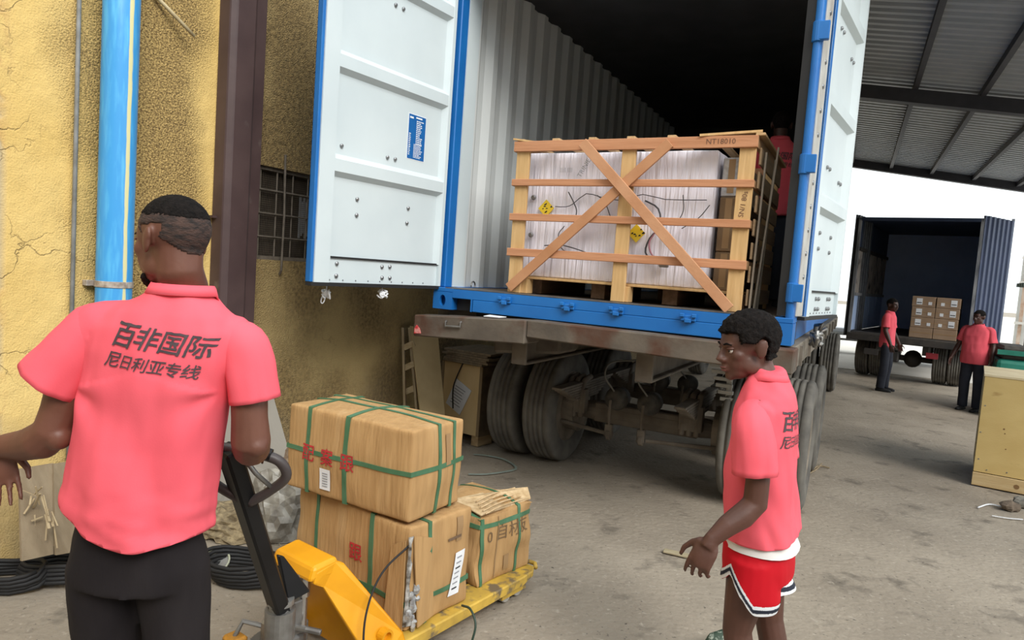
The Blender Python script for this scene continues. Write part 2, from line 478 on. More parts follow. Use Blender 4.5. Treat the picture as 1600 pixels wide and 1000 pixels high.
# ------------------------------------------------------------------ setting: roof over the yard
RA = 0.46
def roof_pt(q, v, dz=0.0):
    X = Vector((cos(RA), -sin(RA), 0)); Y = Vector((sin(RA), cos(RA), 0))
    return X*q + Y*v + Vector((0, 0, 5.0 - 0.16*q + dz))
def make_roof():
    root = new_obj('ceiling', None); root['kind'] = 'structure'
    m = mat('roof_sheet', (0.36, 0.39, 0.42), (0.42, 0.44, 0.47), 0.5, 3, metal=0.2)
    # corrugated sheeting, ridges run across (along q)
    q0, q1 = -7.2, 3.7
    v0, v1 = 4.6, 19.25
    pitch = 0.19
    n = int((v1-v0)/pitch)
    vs = []; fs = []
    for i in range(n):
        v = v0 + i*pitch
        for dv, dz in ((0, 0.0), (0.07, 0.0), (0.10, 0.06), (0.16, 0.06)):
            for q in (q0, q1):
                vs.append(roof_pt(q, v+dv, dz))
    for i in range(len(vs)//2 - 1):
        fs.append((2*i, 2*i+1, 2*i+3, 2*i+2))
    sh = MB().add(vs, fs).build('roof_sheeting', m, root)
    so = sh.modifiers.new('s', 'SOLIDIFY'); so.thickness = 0.004
    md = mat('roof_steel', (0.035, 0.036, 0.045), (0.05, 0.05, 0.06), 0.6, 5)
    for k in range(-8, 4):
        q = 0.56 + 0.86*k
        MB().beam(roof_pt(q, v0, -0.055), roof_pt(q, v1, -0.055), 0.07, 0.10).build('purlin', md, root)
    for v in (4.8, 12.0, 19.2):
        dz = -0.09 if v > 19 else -0.20
        MB().beam(roof_pt(q0, v, dz), roof_pt(q1, v, dz), 0.16, 0.20).build('rafter', md, root)
    # posts that carry the open side
    for v in (4.8,):
        b = roof_pt(3.6, v); 
        MB().beam((b.x, b.y, 0), (b.x, b.y, b.z-0.1), 0.2, 0.2, up=(0, 1, 0)).build('roof_post', md, root)
make_roof()

# unseen wall added behind the viewer to block low sky light
bw = MB().box((-12, -7.3, 0), (14, -7.0, 6.5)).build('wall_sky_block', mat('sky_block_grey', (0.30, 0.28, 0.25), (0.36, 0.33, 0.29), 0.9, 2))
bw['kind'] = 'structure'

# paler slab at the far end: bright daylight painted into the ground colour
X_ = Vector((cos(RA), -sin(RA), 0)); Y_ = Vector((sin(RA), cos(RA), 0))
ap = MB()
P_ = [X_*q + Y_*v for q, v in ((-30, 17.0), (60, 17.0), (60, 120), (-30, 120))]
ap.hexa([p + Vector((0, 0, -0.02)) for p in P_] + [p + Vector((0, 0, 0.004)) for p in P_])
ap = ap.build('floor_sun_tint', mat('sunlit_ground_tint', (0.60, 0.57, 0.52), (0.50, 0.47, 0.42), 0.9, 0.6)); ap['kind'] = 'structure'
# ------------------------------------------------------------------ blue shipping container on the trailer
CA = 0.4777
C_O = Vector((-0.584, 4.937, 1.364))
C_X = Vector((cos(CA), -sin(CA), 0)); C_Y = Vector((sin(CA), cos(CA), 0))
def cw(u, v, w):
    "container coordinates to world"
    return C_O + C_X*u + C_Y*v + Vector((0, 0, w))
CL, CW_, CHT = 6.06, 2.438, 2.591

def oval_casting(name, parent, u0, u1, v0, v1, w0, w1):
    "corner casting: a block whose front face has a real oval hole"
    n = 20
    cu, cwz = (u0+u1)/2, (w0+w1)/2
    rect = []; oval = []
    for k in range(n):
        t = 2*PI*(k+0.5)/n
        x, z = cos(t), sin(t)
        s_ = 1/max(abs(x), abs(z))
        rect.append((cu + x*s_*(u1-u0)/2, cwz + z*s_*(w1-w0)/2))
        oval.append((cu + x*0.026, cwz + z*0.040))
    b = MB()
    b.loft([[Vector((x, v1, z)) for x, z in rect], [Vector((x, v0, z)) for x, z in rect],
            [Vector((x, v0, z)) for x, z in oval], [Vector((x, v0+0.03, z)) for x, z in oval],
            [Vector((cu+(x-cu)*1.6, v0+0.06, cwz+(z-cwz)*1.2)) for x, z in oval]], True)
    return b.build(name, M_BLUE, parent)

def corrugated(pitch, n, depth, axis_len, flip=1):
    "profile points (along, out) of trapezoid corrugation"
    pts = []
    for i in range(n):
        a = i*pitch
        pts += [(a, 0), (a+0.07, 0), (a+0.139, -depth*flip), (a+0.209, -depth*flip)]
    pts.append((n*pitch, 0))
    return [p for p in pts if p[0] <= axis_len] 

def make_container():
    root = thing('shipping_container', 'blue shipping container with white inside and both rear doors swung open, on a trailer', 'container', C_O, -CA)
    # rear sill: top strip and lower web with two pockets
    s = MB()
    s.box((0.16, 0.0, 0.085), (2.278, 0.13, 0.152))
    s.box((0.335, 0.0, 0.0), (2.103, 0.13, 0.085))
    s.build('rear_sill', M_BLUE, root, bevel=0.004)
    for u in (0.325, 2.113):
        MB().box((u-0.006, 0.0, 0.0), (u+0.006, 0.14, 0.09)).build('pocket_cheek', M_BLUE, root)
    MB().box((0.0, 0.18, 0.0), (2.438, 0.22, 0.13)).build('cross_member', M_RUBBER, root)
    for u0, u1 in ((0.164, 0.318), (2.12, 2.274)):
        MB().box((u0, 0.07, 0.0), (u1, 0.16, 0.084)).build('pocket_shade', M_RUBBER, root)  # black plates added so the pocket openings read as dark shade
    for u0, u1 in ((0.0, 0.162), (2.276, 2.438)):
        oval_casting('corner_casting', root, u0, u1, 0.0, 0.178, 0.0, 0.125)
    # ledge behind the castings
    for a_, b_ in ((0.0, 0.17), (2.27, 2.438)):
        MB().box((a_, 0.0, 0.125), (b_, 0.2, 0.156)).build('sill_shoulder', M_BLUE, root, bevel=0.004)
    for u in (0.597, 1.065, 1.40, 1.853):
        k = MB()
        k.box((u-0.045, -0.018, 0.085), (u+0.045, 0.0, 0.120))
        k.box((u-0.050, -0.034, 0.108), (u-0.022, -0.015, 0.130)); k.box((u+0.022, -0.034, 0.108), (u+0.050, -0.015, 0.130))
        k.box((u-0.02, -0.03, 0.075), (u+0.02, -0.015, 0.10))
        k.build('lock_keeper', M_BLUE, root, bevel=0.003)
    # threshold + wood floor planks
    MB().box((0.10, 0.0, 0.152), (2.34, 0.20, 0.158)).build('threshold', mat('worn_threshold', (0.20, 0.19, 0.18), (0.11, 0.10, 0.10), 0.5, 9, metal=0.5), root)
    MW = wood('floor_plank', (0.10, 0.07, 0.045), (0.16, 0.115, 0.075), 'y')
    for i in range(8):
        u0 = 0.06 + 0.29*i
        MB().box((u0, 0.20, 0.10), (u0+0.284, CL-0.1, 0.156)).build('floor_plank', MW, root)
    # posts: left, right
    p = MB(); p.box((0.0, 0.05, 0.156), (0.062, 0.145, 2.47))
    p.build('corner_post', M_BLUE, root, bevel=0.006)
    p = MB(); p.tube([(2.412, 0.03, 0.125), (2.412, 0.03, 2.47)], 0.023, 16); p.box((2.398, 0.035, 0.156), (2.436, 0.24, 2.47))
    p.build('corner_post', M_BLUE, root)
    for w in (0.30, 1.02, 1.74, 2.3):
        q = MB()
        q.lathe([(w-0.055, 0.031), (w+0.055, 0.031)], 16, 'z', (2.412, 0.026, 0))
        q.box((2.405, -0.004, w-0.05), (2.47, 0.03, w+0.05))
        q.build('hinge', M_BLUE, root, bevel=0.003)
    h = MB(); h.box((0.0, 0.0, 2.44), (2.438, 0.12, 2.591)); h.build('door_header', M_BLUE, root)
    # white jamb inside left post
    MB().box((0.0, 0.147, 0.16), (0.066, 0.30, 2.45)).build('door_jamb', M_DOORW, root)
    # corrugated side walls
    n = 21; pr = corrugated(0.278, n, 0.036, CL-0.3)
    for side in (0, 1):
        u_in = 0.058 if side == 0 else 2.380
        sg = -1 if side == 0 else 1
        vs = []; fs = []
        for a, d in pr:
            x = u_in + sg*(-d)
            vs += [(x, 0.26+a, 0.156), (x, 0.26+a, 2.56)]
        for i in range(len(pr)-1):
            fs.append((2*i, 2*i+2, 2*i+3, 2*i+1))
        sm = MB().add(vs, fs).build('side_wall', M_INW, root)
        x = sm.modifiers.new('s', 'SOLIDIFY'); x.thickness = 0.003; x.offset = 0
        u_o = -0.0 if side == 0 else 2.438
        vs = []; fs = []
        for a, d in pr:
            x = u_o + (0.002 if side == 0 else -0.002) + sg*(-d - 0.036)
            vs += [(x, 0.26+a, 0.13), (x, 0.26+a, 2.56)]
        for i in range(len(pr)-1): fs.append((2*i, 2*i+2, 2*i+3, 2*i+1))
        ou = MB().add(vs, fs).build('outer_skin', M_BLUE, root)
        y_ = ou.modifiers.new('s', 'SOLIDIFY'); y_.thickness = 0.002; y_.offset = 0
        MB().box((u_o-0.004, 0.24, 2.54), (u_o+0.004, CL, 2.591)).build('top_rail', M_BLUE, root)
        MB().box((u_in-0.03, 0.2, 0.0), (u_in+0.03, CL, 0.16)).build('bottom_rail', M_BLUE, root)
    M_SHADE = mat('inner_shade_paint', (0.030, 0.031, 0.034), (0.045, 0.046, 0.05), 0.8, 3)  # near-black colour stands for the deep shade inside the container
    MB().box((0.0, CL-0.06, 0.0), (2.438, CL, 2.591)).build('front_wall', M_SHADE, root)
    MB().box((0.0, 0.0, 2.56), (2.438, CL, 2.591)).build('roof_panel', M_SHADE, root)
    # small lashing ring at foot of left wall
    MB().tube([Vector((0.078, 0.42+0.03*cos(t*PI/6), 0.175+0.03*sin(t*PI/6))) for t in range(12)], 0.006, 6, closed=True).build('lashing_ring', M_STEEL, root)

    # ---- doors.  door frame: s along the leaf, n towards the viewer's side (inside face), z up
    def door(yaw, sg, s_hinge, s_out, base):
        """yaw: heading of the leaf plane; sg: -1 leaf runs towards the viewer, +1 away"""
        a = yaw - CA
        d = Vector((sin(a), cos(a), 0)) * sg
        nn = Vector((cos(a), -sin(a), 0))
        M = Matrix(((d.x, nn.x, 0, base[0]), (d.y, nn.y, 0, base[1]), (0, 0, 1, 0), (0, 0, 0, 1)))
        z0, z1 = 0.162, 2.43
        leaf = MB()
        lo, hi = s_hinge, s_out
        pl, pr_ = lo + 0.03, hi - 0.135
        if sg > 0: pl, pr_ = lo + 0.135, hi - 0.04
        # outer plane n=-0.05, inner frame plane n=0, recess n=-0.036
        leaf.box((lo, -0.045, z0), (pl, 0.0, z1)); leaf.box((pr_, -0.045, z0), (hi-0.022 if sg < 0 else hi, 0.0, z1))
        leaf.box((pl, -0.045, z0), (pr_, -0.022, 0.314))
        # horizontal folds: rail fronts at n=0 with sloping flanks to the recess
        prof = [(0.314, -0.036)]
        for r0, r1 in ((0.800, 0.925), (1.410, 1.535), (2.020, 2.145)):
            prof += [(r0, -0.036), (r0+0.030, -0.002), (r1-0.022, -0.002), (r1+0.012, -0.036)]
        prof += [(2.36, -0.036), (2.40, 0.0), (2.43, 0.0)]
        vs = []; fs = []
        for z, n_ in prof:
            vs += [(pl, n_, z), (pr_, n_, z), (pr_, -0.045, z), (pl, -0.045, z)]
        for i in range(len(prof)-1):
            for k in range(4):
                l = (k+1) % 4
                fs.append((4*i+k, 4*i+l, 4*i+4+l, 4*i+4+k))
        leaf.add(vs, fs)
        L_ = leaf.xf(M).build('door', M_DOORW, root)
        tag(L_, 'white inner face of an open container door with folded rails')
        def sub(mb, name, m, **k):
            return mb.xf(M).build(name, m, L_, **k)
        # sloping inner flank beside the far frame post
        fl = MB()
        e = pl if sg < 0 else pr_
        ds = 0.030 if sg < 0 else -0.075
        fl.add([(e, 0, 0.314), (e+ds, -0.036, 0.314), (e+ds, -0.036, 2.40), (e, 0, 2.40), (e, -0.04, 0.314), (e, -0.04, 2.40)],
               [(0, 1, 2, 3), (0, 4, 1), (3, 2, 5)])
        sub(fl, 'fold', M_DOORW)
        # blue outside skin and edges, locking rods on the outside
        sk = MB(); sk.box((lo, -0.055, z0), (hi, -0.045, z1))
        if sg < 0: sk.box((hi-0.022, -0.055, z0), (hi, -0.008, z1))
        else: sk.box((lo, -0.055, z0), (lo+0.05, 0.002, z1))
        sub(sk, 'outer_skin', M_BLUE, bevel=0.003)
        for s_ in (lo+0.25, lo+0.85):
            sub(MB().cyl((s_, -0.085, z0-0.03), (s_, -0.085, z1), 0.016, 10), 'lock_rod', M_STEEL, smooth=True)
        # black gasket under the leaf
        sub(MB().box((lo, -0.05, z0-0.022), (hi, 0.004, z0)), 'gasket', M_RUBBER)
        # seam above kick plate
        sub(MB().box((pl, -0.024, 0.310), (pr_, -0.012, 0.322)), 'kick_seam', M_RUBBER)
        return L_, M, lo, hi, pl, pr_
    # left leaf
    L_, M, lo, hi, pl, pr_ = door(0.60, -1, -0.045, 1.115, (0.036, -0.025))
    bolts = [(0.526,1.953),(0.455,1.953),(0.909,0.99),(0.523,0.988),(0.452,0.988),(0.763,0.687),(0.302,0.684),(0.761,0.588),(0.306,0.583),
             (0.911,0.278),(0.911,0.203),(0.530,0.275),(0.459,0.278),(0.524,0.203),(0.453,0.205),(0.30,2.25),(0.76,2.25)]
    bm_ = None
    for s_, z in bolts:
        n_ = -0.022 if z < 0.31 else -0.036
        b = MB().lathe([(n_, 0.013), (n_+0.008, 0.013), (n_+0.014, 0.007)], 10, 'y', (s_, 0, z)).xf(M).build('bolt', M_BOLT, L_)
    for k in range(9):
        MB().lathe([(0.0, 0.005), (0.004, 0.004)], 6, 'y', (0.12+0.105*k, -0.022, 0.178)).xf(M).build('rivet', M_BOLT, L_)
    # blue data plate with white print
    pb = MB().box((0.177, -0.036, 1.018), (0.342, -0.033, 1.312)).xf(M).build('data_plate', mat('plate_blue', (0.008, 0.11, 0.36), (0.012, 0.14, 0.42), 0.4, 8), L_)
    rnd = random.Random(3)
    pt = MB()
    MB().box((0.172, -0.0362, 1.013), (0.347, -0.0345, 1.317)).xf(M).build('plate_edge', M_WHITE, L_)
    def line(s0, s1, z, h=0.006):
        pt.box((s0, -0.033, z), (s1, -0.0322, z+h))
    line(0.30, 0.335, 1.285, 0.012); line(0.215, 0.275, 1.292, 0.010)
    for k in range(13):
        z = 1.272 - 0.0125*k
        s1 = 0.268
        while s1 > 0.215 + rnd.random()*0.02:
            w_ = rnd.uniform(0.008, 0.02); line(s1-w_, s1, z, 0.0065); s1 -= w_ + 0.004
    for k in range(12):
        z = 1.18 - 0.0125*k
        line(0.318+rnd.random()*0.006, 0.336, z, 0.006)
    for k in range(10):
        z = 1.115 - 0.0095*k
        s1 = 0.285
        while s1 > 0.20 + rnd.random()*0.03:
            w_ = rnd.uniform(0.006, 0.016); line(s1-w_, s1, z, 0.005); s1 -= w_ + 0.004
    pt.xf(M).build('plate_print', M_WHITE, pb)['kind'] = 'stuff'
    # right leaf (swung right round)
    base = (2.438, 0.0)
    L2, M2, lo, hi, pl, pr_ = door(0.613, 1, 0.25, 1.28, base)
    for s_, z in ((0.62,1.953),(0.70,1.953),(1.02,1.88),(1.10,1.88),(0.60,0.687),(0.95,0.684),(0.60,0.588),(0.95,0.583),(0.62,0.27),(0.70,0.27),(0.62,0.205),(0.70,0.205),
                  (0.98,0.27),(1.05,0.27),(0.98,0.205),(1.05,0.205),(0.62,1.10),(0.70,1.10),(1.02,1.06),(1.09,1.06)):
        n_ = -0.022 if z < 0.31 else -0.036
        MB().lathe([(n_, 0.013), (n_+0.008, 0.013), (n_+0.014, 0.007)], 10, 'y', (s_, 0, z)).xf(M2).build('bolt', M_BOLT, L2)
    for k in range(9):
        MB().lathe([(0.0, 0.005), (0.004, 0.004)], 6, 'y', (0.42+0.09*k, -0.022, 0.178)).xf(M2).build('rivet', M_BOLT, L2)
    # pale gasket strip with screws on the hinge side of the right leaf
    g = MB().box((0.075, -0.03, 0.165), (0.225, -0.005, 2.43)).xf(M2).build('gasket_strip', mat('gasket_grey', (0.50, 0.50, 0.47), (0.36, 0.34, 0.31), 0.6, 14, stretch=(1, 1, 0.4)), L2, bevel=0.004)
    MB().box((0.02, -0.10, 0.165), (0.25, -0.03, 2.43)).xf(M2).build('hinge_edge', M_RUBBER, L2)
    for k in range(17):
        MB().lathe([(-0.005, 0.014), (0.001, 0.012)], 8, 'y', (0.15, 0, 0.26+0.135*k)).xf(M2).build('screw', M_BOLT, L2)
    return root
container = make_container()

# twisted white cable ties dangling below the left leaf
def cable_tie(px, py, n, label):
    c = at(px, py, 4.2 if px < 560 else 4.5)
    rnd = random.Random(n)
    b = MB()
    for k in range(4):
        p = [c + Vector((rnd.uniform(-.035, .035), rnd.uniform(-.02, .02), rnd.uniform(-.03, .03))) for _ in range(4)]
        b.tube(spline(p, 8), 0.006, 6)
    b.ell(c, (0.022, 0.014, 0.02), nu=8, nv=5)
    b.tube([c, c + Vector((0, 0, 0.055))], 0.003, 5)
    if n == 1:
        b.tube(spline([c+Vector((-.02, 0, 0)), c+Vector((-.032, 0, -.05)), c+Vector((-.02, 0, -.06)), c+Vector((-.008, 0, -.03)), c+Vector((-.01, 0, 0.03))], 16), 0.004, 5)
    tag(b.build('cable_tie', M_WHITE, None, smooth=True), label, 'cable tie', 'white ties under the left container door')
cable_tie(510, 459, 1, 'white knotted tie with a long loop hanging under the door corner by the window')
cable_tie(597, 459, 2, 'small white knotted tie under the middle of the left container door')

# ------------------------------------------------------------------ trailer under it
M_RUST = mat('rusty_beam', (0.085, 0.069, 0.054), (0.135, 0.110, 0.085), 0.85, 5, spot=(0.085, 0.040, 0.024), spot_scale=4, bump=0.3, bscale=25, spot_lo=0.5, spot_hi=0.66)
M_CHAS = mat('dusty_chassis', (0.19, 0.165, 0.135), (0.12, 0.10, 0.08), 0.9, 6, bump=0.3, bscale=20)
M_TYRE = mat('dusty_tyre', (0.165, 0.155, 0.135), (0.085, 0.080, 0.072), 0.9, 5, bump=0.15, bscale=40)
M_RIM = mat('dusty_rim', (0.24, 0.205, 0.165), (0.14, 0.12, 0.095), 0.85, 8)
def tyre_mesh():
    prof = []
    w, R = 0.135, 0.50
    # tread with four grooves, then rounded shoulder and sidewall
    xs = [-0.118, -0.074, -0.070, -0.058, -0.054, -0.022, -0.018, -0.006, -0.002]
    prof = [(-0.105, 0.30), (-0.128, 0.33), (-0.140, 0.39), (-0.136, 0.45), (-0.122, 0.485)]
    g = [(-0.112, 0), (-0.078, 0), (-0.074, 1), (-0.064, 1), (-0.060, 0), (-0.030, 0), (-0.026, 1), (-0.016, 1), (-0.012, 0)]
    full = g + [(-x, d) for x, d in reversed(g)]
    prof += [(x, R - 0.012*d - 0.03*(abs(x)/0.14)**3*0.4) for x, d in full]
    prof += [(0.122, 0.485), (0.136, 0.45), (0.140, 0.39), (0.128, 0.33), (0.105, 0.30)]
    b = MB().lathe(prof, 48, 'x', loop=True)
    me = b.mesh('tyre', M_TYRE, True)
    return me
def rim_mesh():
    b = MB().lathe([(-0.115, 0.315), (-0.12, 0.30), (-0.10, 0.275), (-0.02, 0.26), (0.03, 0.23), (0.04, 0.13), (0.07, 0.12), (0.08, 0.0)], 32, 'x')
    b.lathe([(0.04, 0.275), (0.11, 0.285), (0.118, 0.31), (0.118, 0.32), (0.10, 0.30), (0.03, 0.29)], 32, 'x', loop=True)
    for k in range(8):
        t = 2*PI*k/8
        b.cyl((0.03, 0.17*cos(t), 0.17*sin(t)), (0.062, 0.17*cos(t), 0.17*sin(t)), 0.018, 6)
    return b.mesh('rim', M_RIM, False)
TYRE, RIM = tyre_mesh(), rim_mesh()
for me_ in (TYRE,):
    pass
def make_trailer():
    base = Vector((C_O.x, C_O.y, 0)); H0 = C_O.z
    root = thing('semi_trailer', 'rusty flatbed trailer with dusty double wheels carrying the blue container', 'trailer', base, -CA)
    def W(u, v, w): return Vector((u, v, H0 + w))
    # rear bumper beam in two pieces, the left one tilted
    b = MB()
    z = -0.008
    b.hexa([W(-0.06,-0.14,-0.205), W(0.83,-0.14,-0.165), W(0.83,0.10,-0.165), W(-0.06,0.10,-0.205),
            W(-0.06,-0.14,-0.052), W(0.83,-0.14,-0.006), W(0.83,0.10,-0.006), W(-0.06,0.10,-0.052)])
    l = b.build('rear_beam', M_RUST, root, bevel=0.008)
    b = MB()
    b.hexa([W(0.83,-0.12,-0.120), W(2.47,-0.12,-0.150), W(2.47,0.12,-0.150), W(0.83,0.12,-0.120),
            W(0.83,-0.12,-0.004), W(2.47,-0.12,-0.012), W(2.47,0.12,-0.012), W(0.83,0.12,-0.004)])
    b.build('rear_beam', M_RUST, root, bevel=0.008)
    b = MB().box(W(2.36, 0.10, -0.145), W(2.46, 6.4, -0.006)); b.box(W(-0.02, 0.1, -0.145), W(0.08, 6.4, -0.006))
    b.build('side_rail', mat('worn_side_rail', (0.21, 0.185, 0.15), (0.13, 0.11, 0.085), 0.9, 5, stretch=(1, 0.4, 3), bump=0.3, bscale=18), root, bevel=0.006)
    for k in range(8):
        v = 0.35 + 0.72*k
        MB().box(W(2.455, v, -0.14), W(2.478, v+0.03, -0.02)).build('stake_pocket', M_CHAS, root)
    for k in range(6):
        v = 0.5 + 1.1*k
        MB().box(W(0.08, v, -0.12), W(2.36, v+0.08, -0.02)).build('cross_member', M_DARK, root)
    for u in (0.62, 1.52):
        b = MB(); b.box(W(u, 0.12, -0.34), W(u+0.115, 9.6, -0.32)); b.box(W(u+0.05, 0.12, -0.34), W(u+0.065, 9.6, -0.145)); b.box(W(u, 0.12, -0.16), W(u+0.115, 9.6, -0.145))
        b.box(W(u, 0.10, -0.34), W(u+0.115, 0.125, -0.145))
        b.build('chassis_rail', M_CHAS, root, bevel=0.006)
    # slanting pressed strut under the left end
    b = MB().hexa([W(0.36,0.30,-0.31), W(0.86,0.40,-0.27), W(0.86,0.75,-0.27), W(0.36,0.65,-0.31), W(0.36,0.30,-0.17), W(0.86,0.40,-0.14), W(0.86,0.75,-0.14), W(0.36,0.65,-0.17)])
    b.build('strut', M_CHAS, root, bevel=0.02)
    # reflector and bracket on beam
    rf = MB().prism([(0, 0), (0.055, 0.005), (0.042, 0.04), (0.016, 0.062), (0.0, 0.035)], W(-0.045, -0.148, -0.185), (1, 0, 0), (0, 0, 1), (0, 0.008, 0))
    rf.build('reflector', mat('red_reflector', (0.55, 0.03, 0.04), (0.75, 0.5, 0.45), 0.3, 30), root)
    br = MB()
    br.tube([W(0.22,-0.142,-0.07), W(0.22,-0.155,-0.075), W(0.22,-0.155,-0.105), W(0.34,-0.155,-0.10), W(0.34,-0.155,-0.07), W(0.34,-0.142,-0.065)], 0.007, 6)
    br.build('lamp_bracket', M_STEEL, root)
    # axles
    ZA = 0.5
    for v in (1.52, 2.85):
        b = MB()
        b.lathe([(0.1, 0.045), (0.5, 0.055), (0.75, 0.085), (1.70, 0.085), (1.95, 0.055), (2.35, 0.045)], 16, 'x', (0, v, ZA))
        b.box((0.78, v-0.075, ZA-0.085), (1.68, v+0.075, ZA+0.085))
        b.build('axle', M_CHAS, root, bevel=0.01)
        for u0 in (0.60, 1.60):
            sp = MB()
            for k in range(7):
                L_ = 0.62 - 0.06*k
                sp.box((u0, v-L_, ZA+0.235-0.022*k), (u0+0.09, v+L_, ZA+0.255-0.022*k))
            sp.build('leaf_spring', M_CHAS, root, bevel=0.003)
            cl = MB()
            for du in (-0.03, 0.03, 0.09):
                cl.tube([(u0+du, v-0.17, ZA-0.05), (u0+du, v-0.17, ZA+0.20), (u0+du, v-0.12, ZA+0.27), (u0+du, v+0.02, ZA+0.29)], 0.026, 8)
            cl.box((u0-0.06, v-0.19, ZA-0.01), (u0+0.13, v-0.10, ZA+0.20))
            cl.build('spring_clamp', M_CHAS, root, bevel=0.02, seg=2)
        for u0 in (1.02, 1.30):
            bc = MB().lathe([(v-0.30, 0.0), (v-0.30, 0.05), (v-0.285, 0.082), (v-0.23, 0.092), (v-0.22, 0.10), (v-0.20, 0.10), (v-0.19, 0.092), (v-0.10, 0.085), (v-0.06, 0.04)], 18, 'y', (u0, 0, ZA+0.17))
            bc.build('brake_chamber', mat('grimy_black', (0.045, 0.042, 0.038), (0.085, 0.076, 0.064), 0.8, 15), root, smooth=True)
            sa = MB()
            sa.tube([(u0-0.02, v-0.31, ZA+0.17), (u0-0.04, v-0.26, ZA+0.02), (u0-0.04, v-0.22, ZA-0.11)], 0.014, 6)
            sa.box((u0-0.075, v-0.25, ZA-0.16), (u0-0.01, v-0.20, ZA-0.05))
            sa.lathe([(-0.02, 0.05), (0.02, 0.05)], 10, 'x', (u0-0.04, v-0.22, ZA-0.14))
            sa.build('slack_adjuster', M_CHAS, root, bevel=0.006)
            hz = MB().tube(spline([(u0, v-0.29, ZA+0.24), (u0-0.08, v-0.32, ZA+0.36), (u0-0.06, v-0.25, ZA+0.47), (u0+0.12, v-0.1, ZA+0.50)], 14), 0.008, 6)
            hz.build('air_hose', mat('air_hose', (0.16, 0.15, 0.13), None, 0.7), root, smooth=True)
        for sd in (0.72, 1.72):
            MB().cyl((0.45 if sd < 1 else 1.99, v-0.18, ZA-0.10), (1.0 if sd < 1 else 1.30, v-0.22, ZA-0.14), 0.018, 8).build('cam_shaft', M_CHAS, root)
        for u in (0.055, 0.405, 2.035, 2.385):
            wh = new_obj('wheel', TYRE, root); wh.location = (u, v, ZA)
            rm = new_obj('rim', RIM, wh)
            if u > 1.2: rm.rotation_euler = (0, 0, 0)
            else: rm.rotation_euler = (0, 0, PI)
            for s_ in (0.405, 2.035):
                pass
        for u in (0.53, 1.91):
            MB().lathe([(-0.10, 0.20), (0.10, 0.21)], 20, 'x', (u if u < 1 else u, v, ZA)).build('brake_drum', M_RIM, root)
    # far wheels of the towing unit, seen along the right flank
    for u in (0.12, 2.0, 2.32):
        for v in (8.75,):
            wh = new_obj('wheel', TYRE, root); wh.location = (u, v, ZA)
            new_obj('rim', RIM, wh)
    MB().cyl((0.0, 8.75, ZA), (2.3, 8.75, ZA), 0.07, 10).build('axle', M_CHAS, root)
    # slotted step plate above the right wheels
    sp = MB()
    for k in range(8):
        t = k/7
        sp.box((1.78+0.02*k, 1.15, ZA+0.56-0.05*k), (1.93+0.01*k, 1.19, ZA+0.585-0.05*k))
    sp.box((1.915, 1.17, ZA+0.16), (1.955, 1.19, ZA+0.60))
    sp.build('slotted_bracket', mat('pale_bracket', (0.48, 0.47, 0.43), (0.34, 0.33, 0.30), 0.7, 10), root)
    # mud flap strips / chains on the right flank
    ch = MB()
    rnd = random.Random(5)
    for k in range(6):
        c = W(2.50, 0.55+0.17*k, 0.02+rnd.uniform(-.03, .03))
        ch.tube([c + Vector((0.0+rnd.uniform(-.02, .05), rnd.uniform(-.07, .07), rnd.uniform(-.05, .05))) for _ in range(4)], 0.014, 6)
    ch.build('door_latch', M_STEEL, root, smooth=True)
    return root
trailer = make_trailer()
pp = MB().add([cw(0.50,-0.12,-0.012), cw(0.62,-0.125,-0.010), cw(0.66,-0.09,-0.004), cw(0.52,-0.07,-0.004)], [(0,1,2,3)])
pp.v += [p + Vector((0, 0, 0.004)) for p in pp.v]; pp.f += [(4,5,6,7), (0,1,5,4), (1,2,6,5), (2,3,7,6), (3,0,4,7)]
tag(pp.build('paper_scrap', M_WHITE, None), 'scrap of white paper on the trailer deck under the blue sill', 'paper')
# ------------------------------------------------------------------ flat print helper (text laid on surfaces as thin geometry)
def text_mesh(body, bold=0.0, shear=0.0):
    "2-D glyph polygons as (verts, faces), x to the right, y up, line height about 1"
    cu = bpy.data.curves.new('glyphs', 'FONT'); cu.body = body; cu.offset = bold; cu.shear = shear
    cu.resolution_u = 2; cu.align_x = 'CENTER'; cu.align_y = 'CENTER'
    ob = bpy.data.objects.new('glyphs', cu); COL.objects.link(ob)
    bpy.context.view_layer.update()
    me = bpy.data.meshes.new_from_object(ob.evaluated_get(bpy.context.evaluated_depsgraph_get()))
    vs = [(v.co.x, v.co.y) for v in me.vertices]; fs = [tuple(p.vertices) for p in me.polygons]
    bpy.data.objects.remove(ob); bpy.data.curves.remove(cu); bpy.data.meshes.remove(me)
    return vs, fs
def print_on(body, o, ax, ay, size, mat_, parent, name='print', lift=0.0012, bold=0.0, shear=0.0):
    "print text on a plane: o centre, ax right, ay up"
    vs, fs = text_mesh(body, bold, shear)
    o, ax, ay = Vector(o), Vector(ax).normalized(), Vector(ay).normalized()
    n = ax.cross(ay).normalized()
    b = MB().add([o + ax*x*size + ay*y*size + n*lift for x, y in vs], fs)
    return b.build(name, mat_, parent)

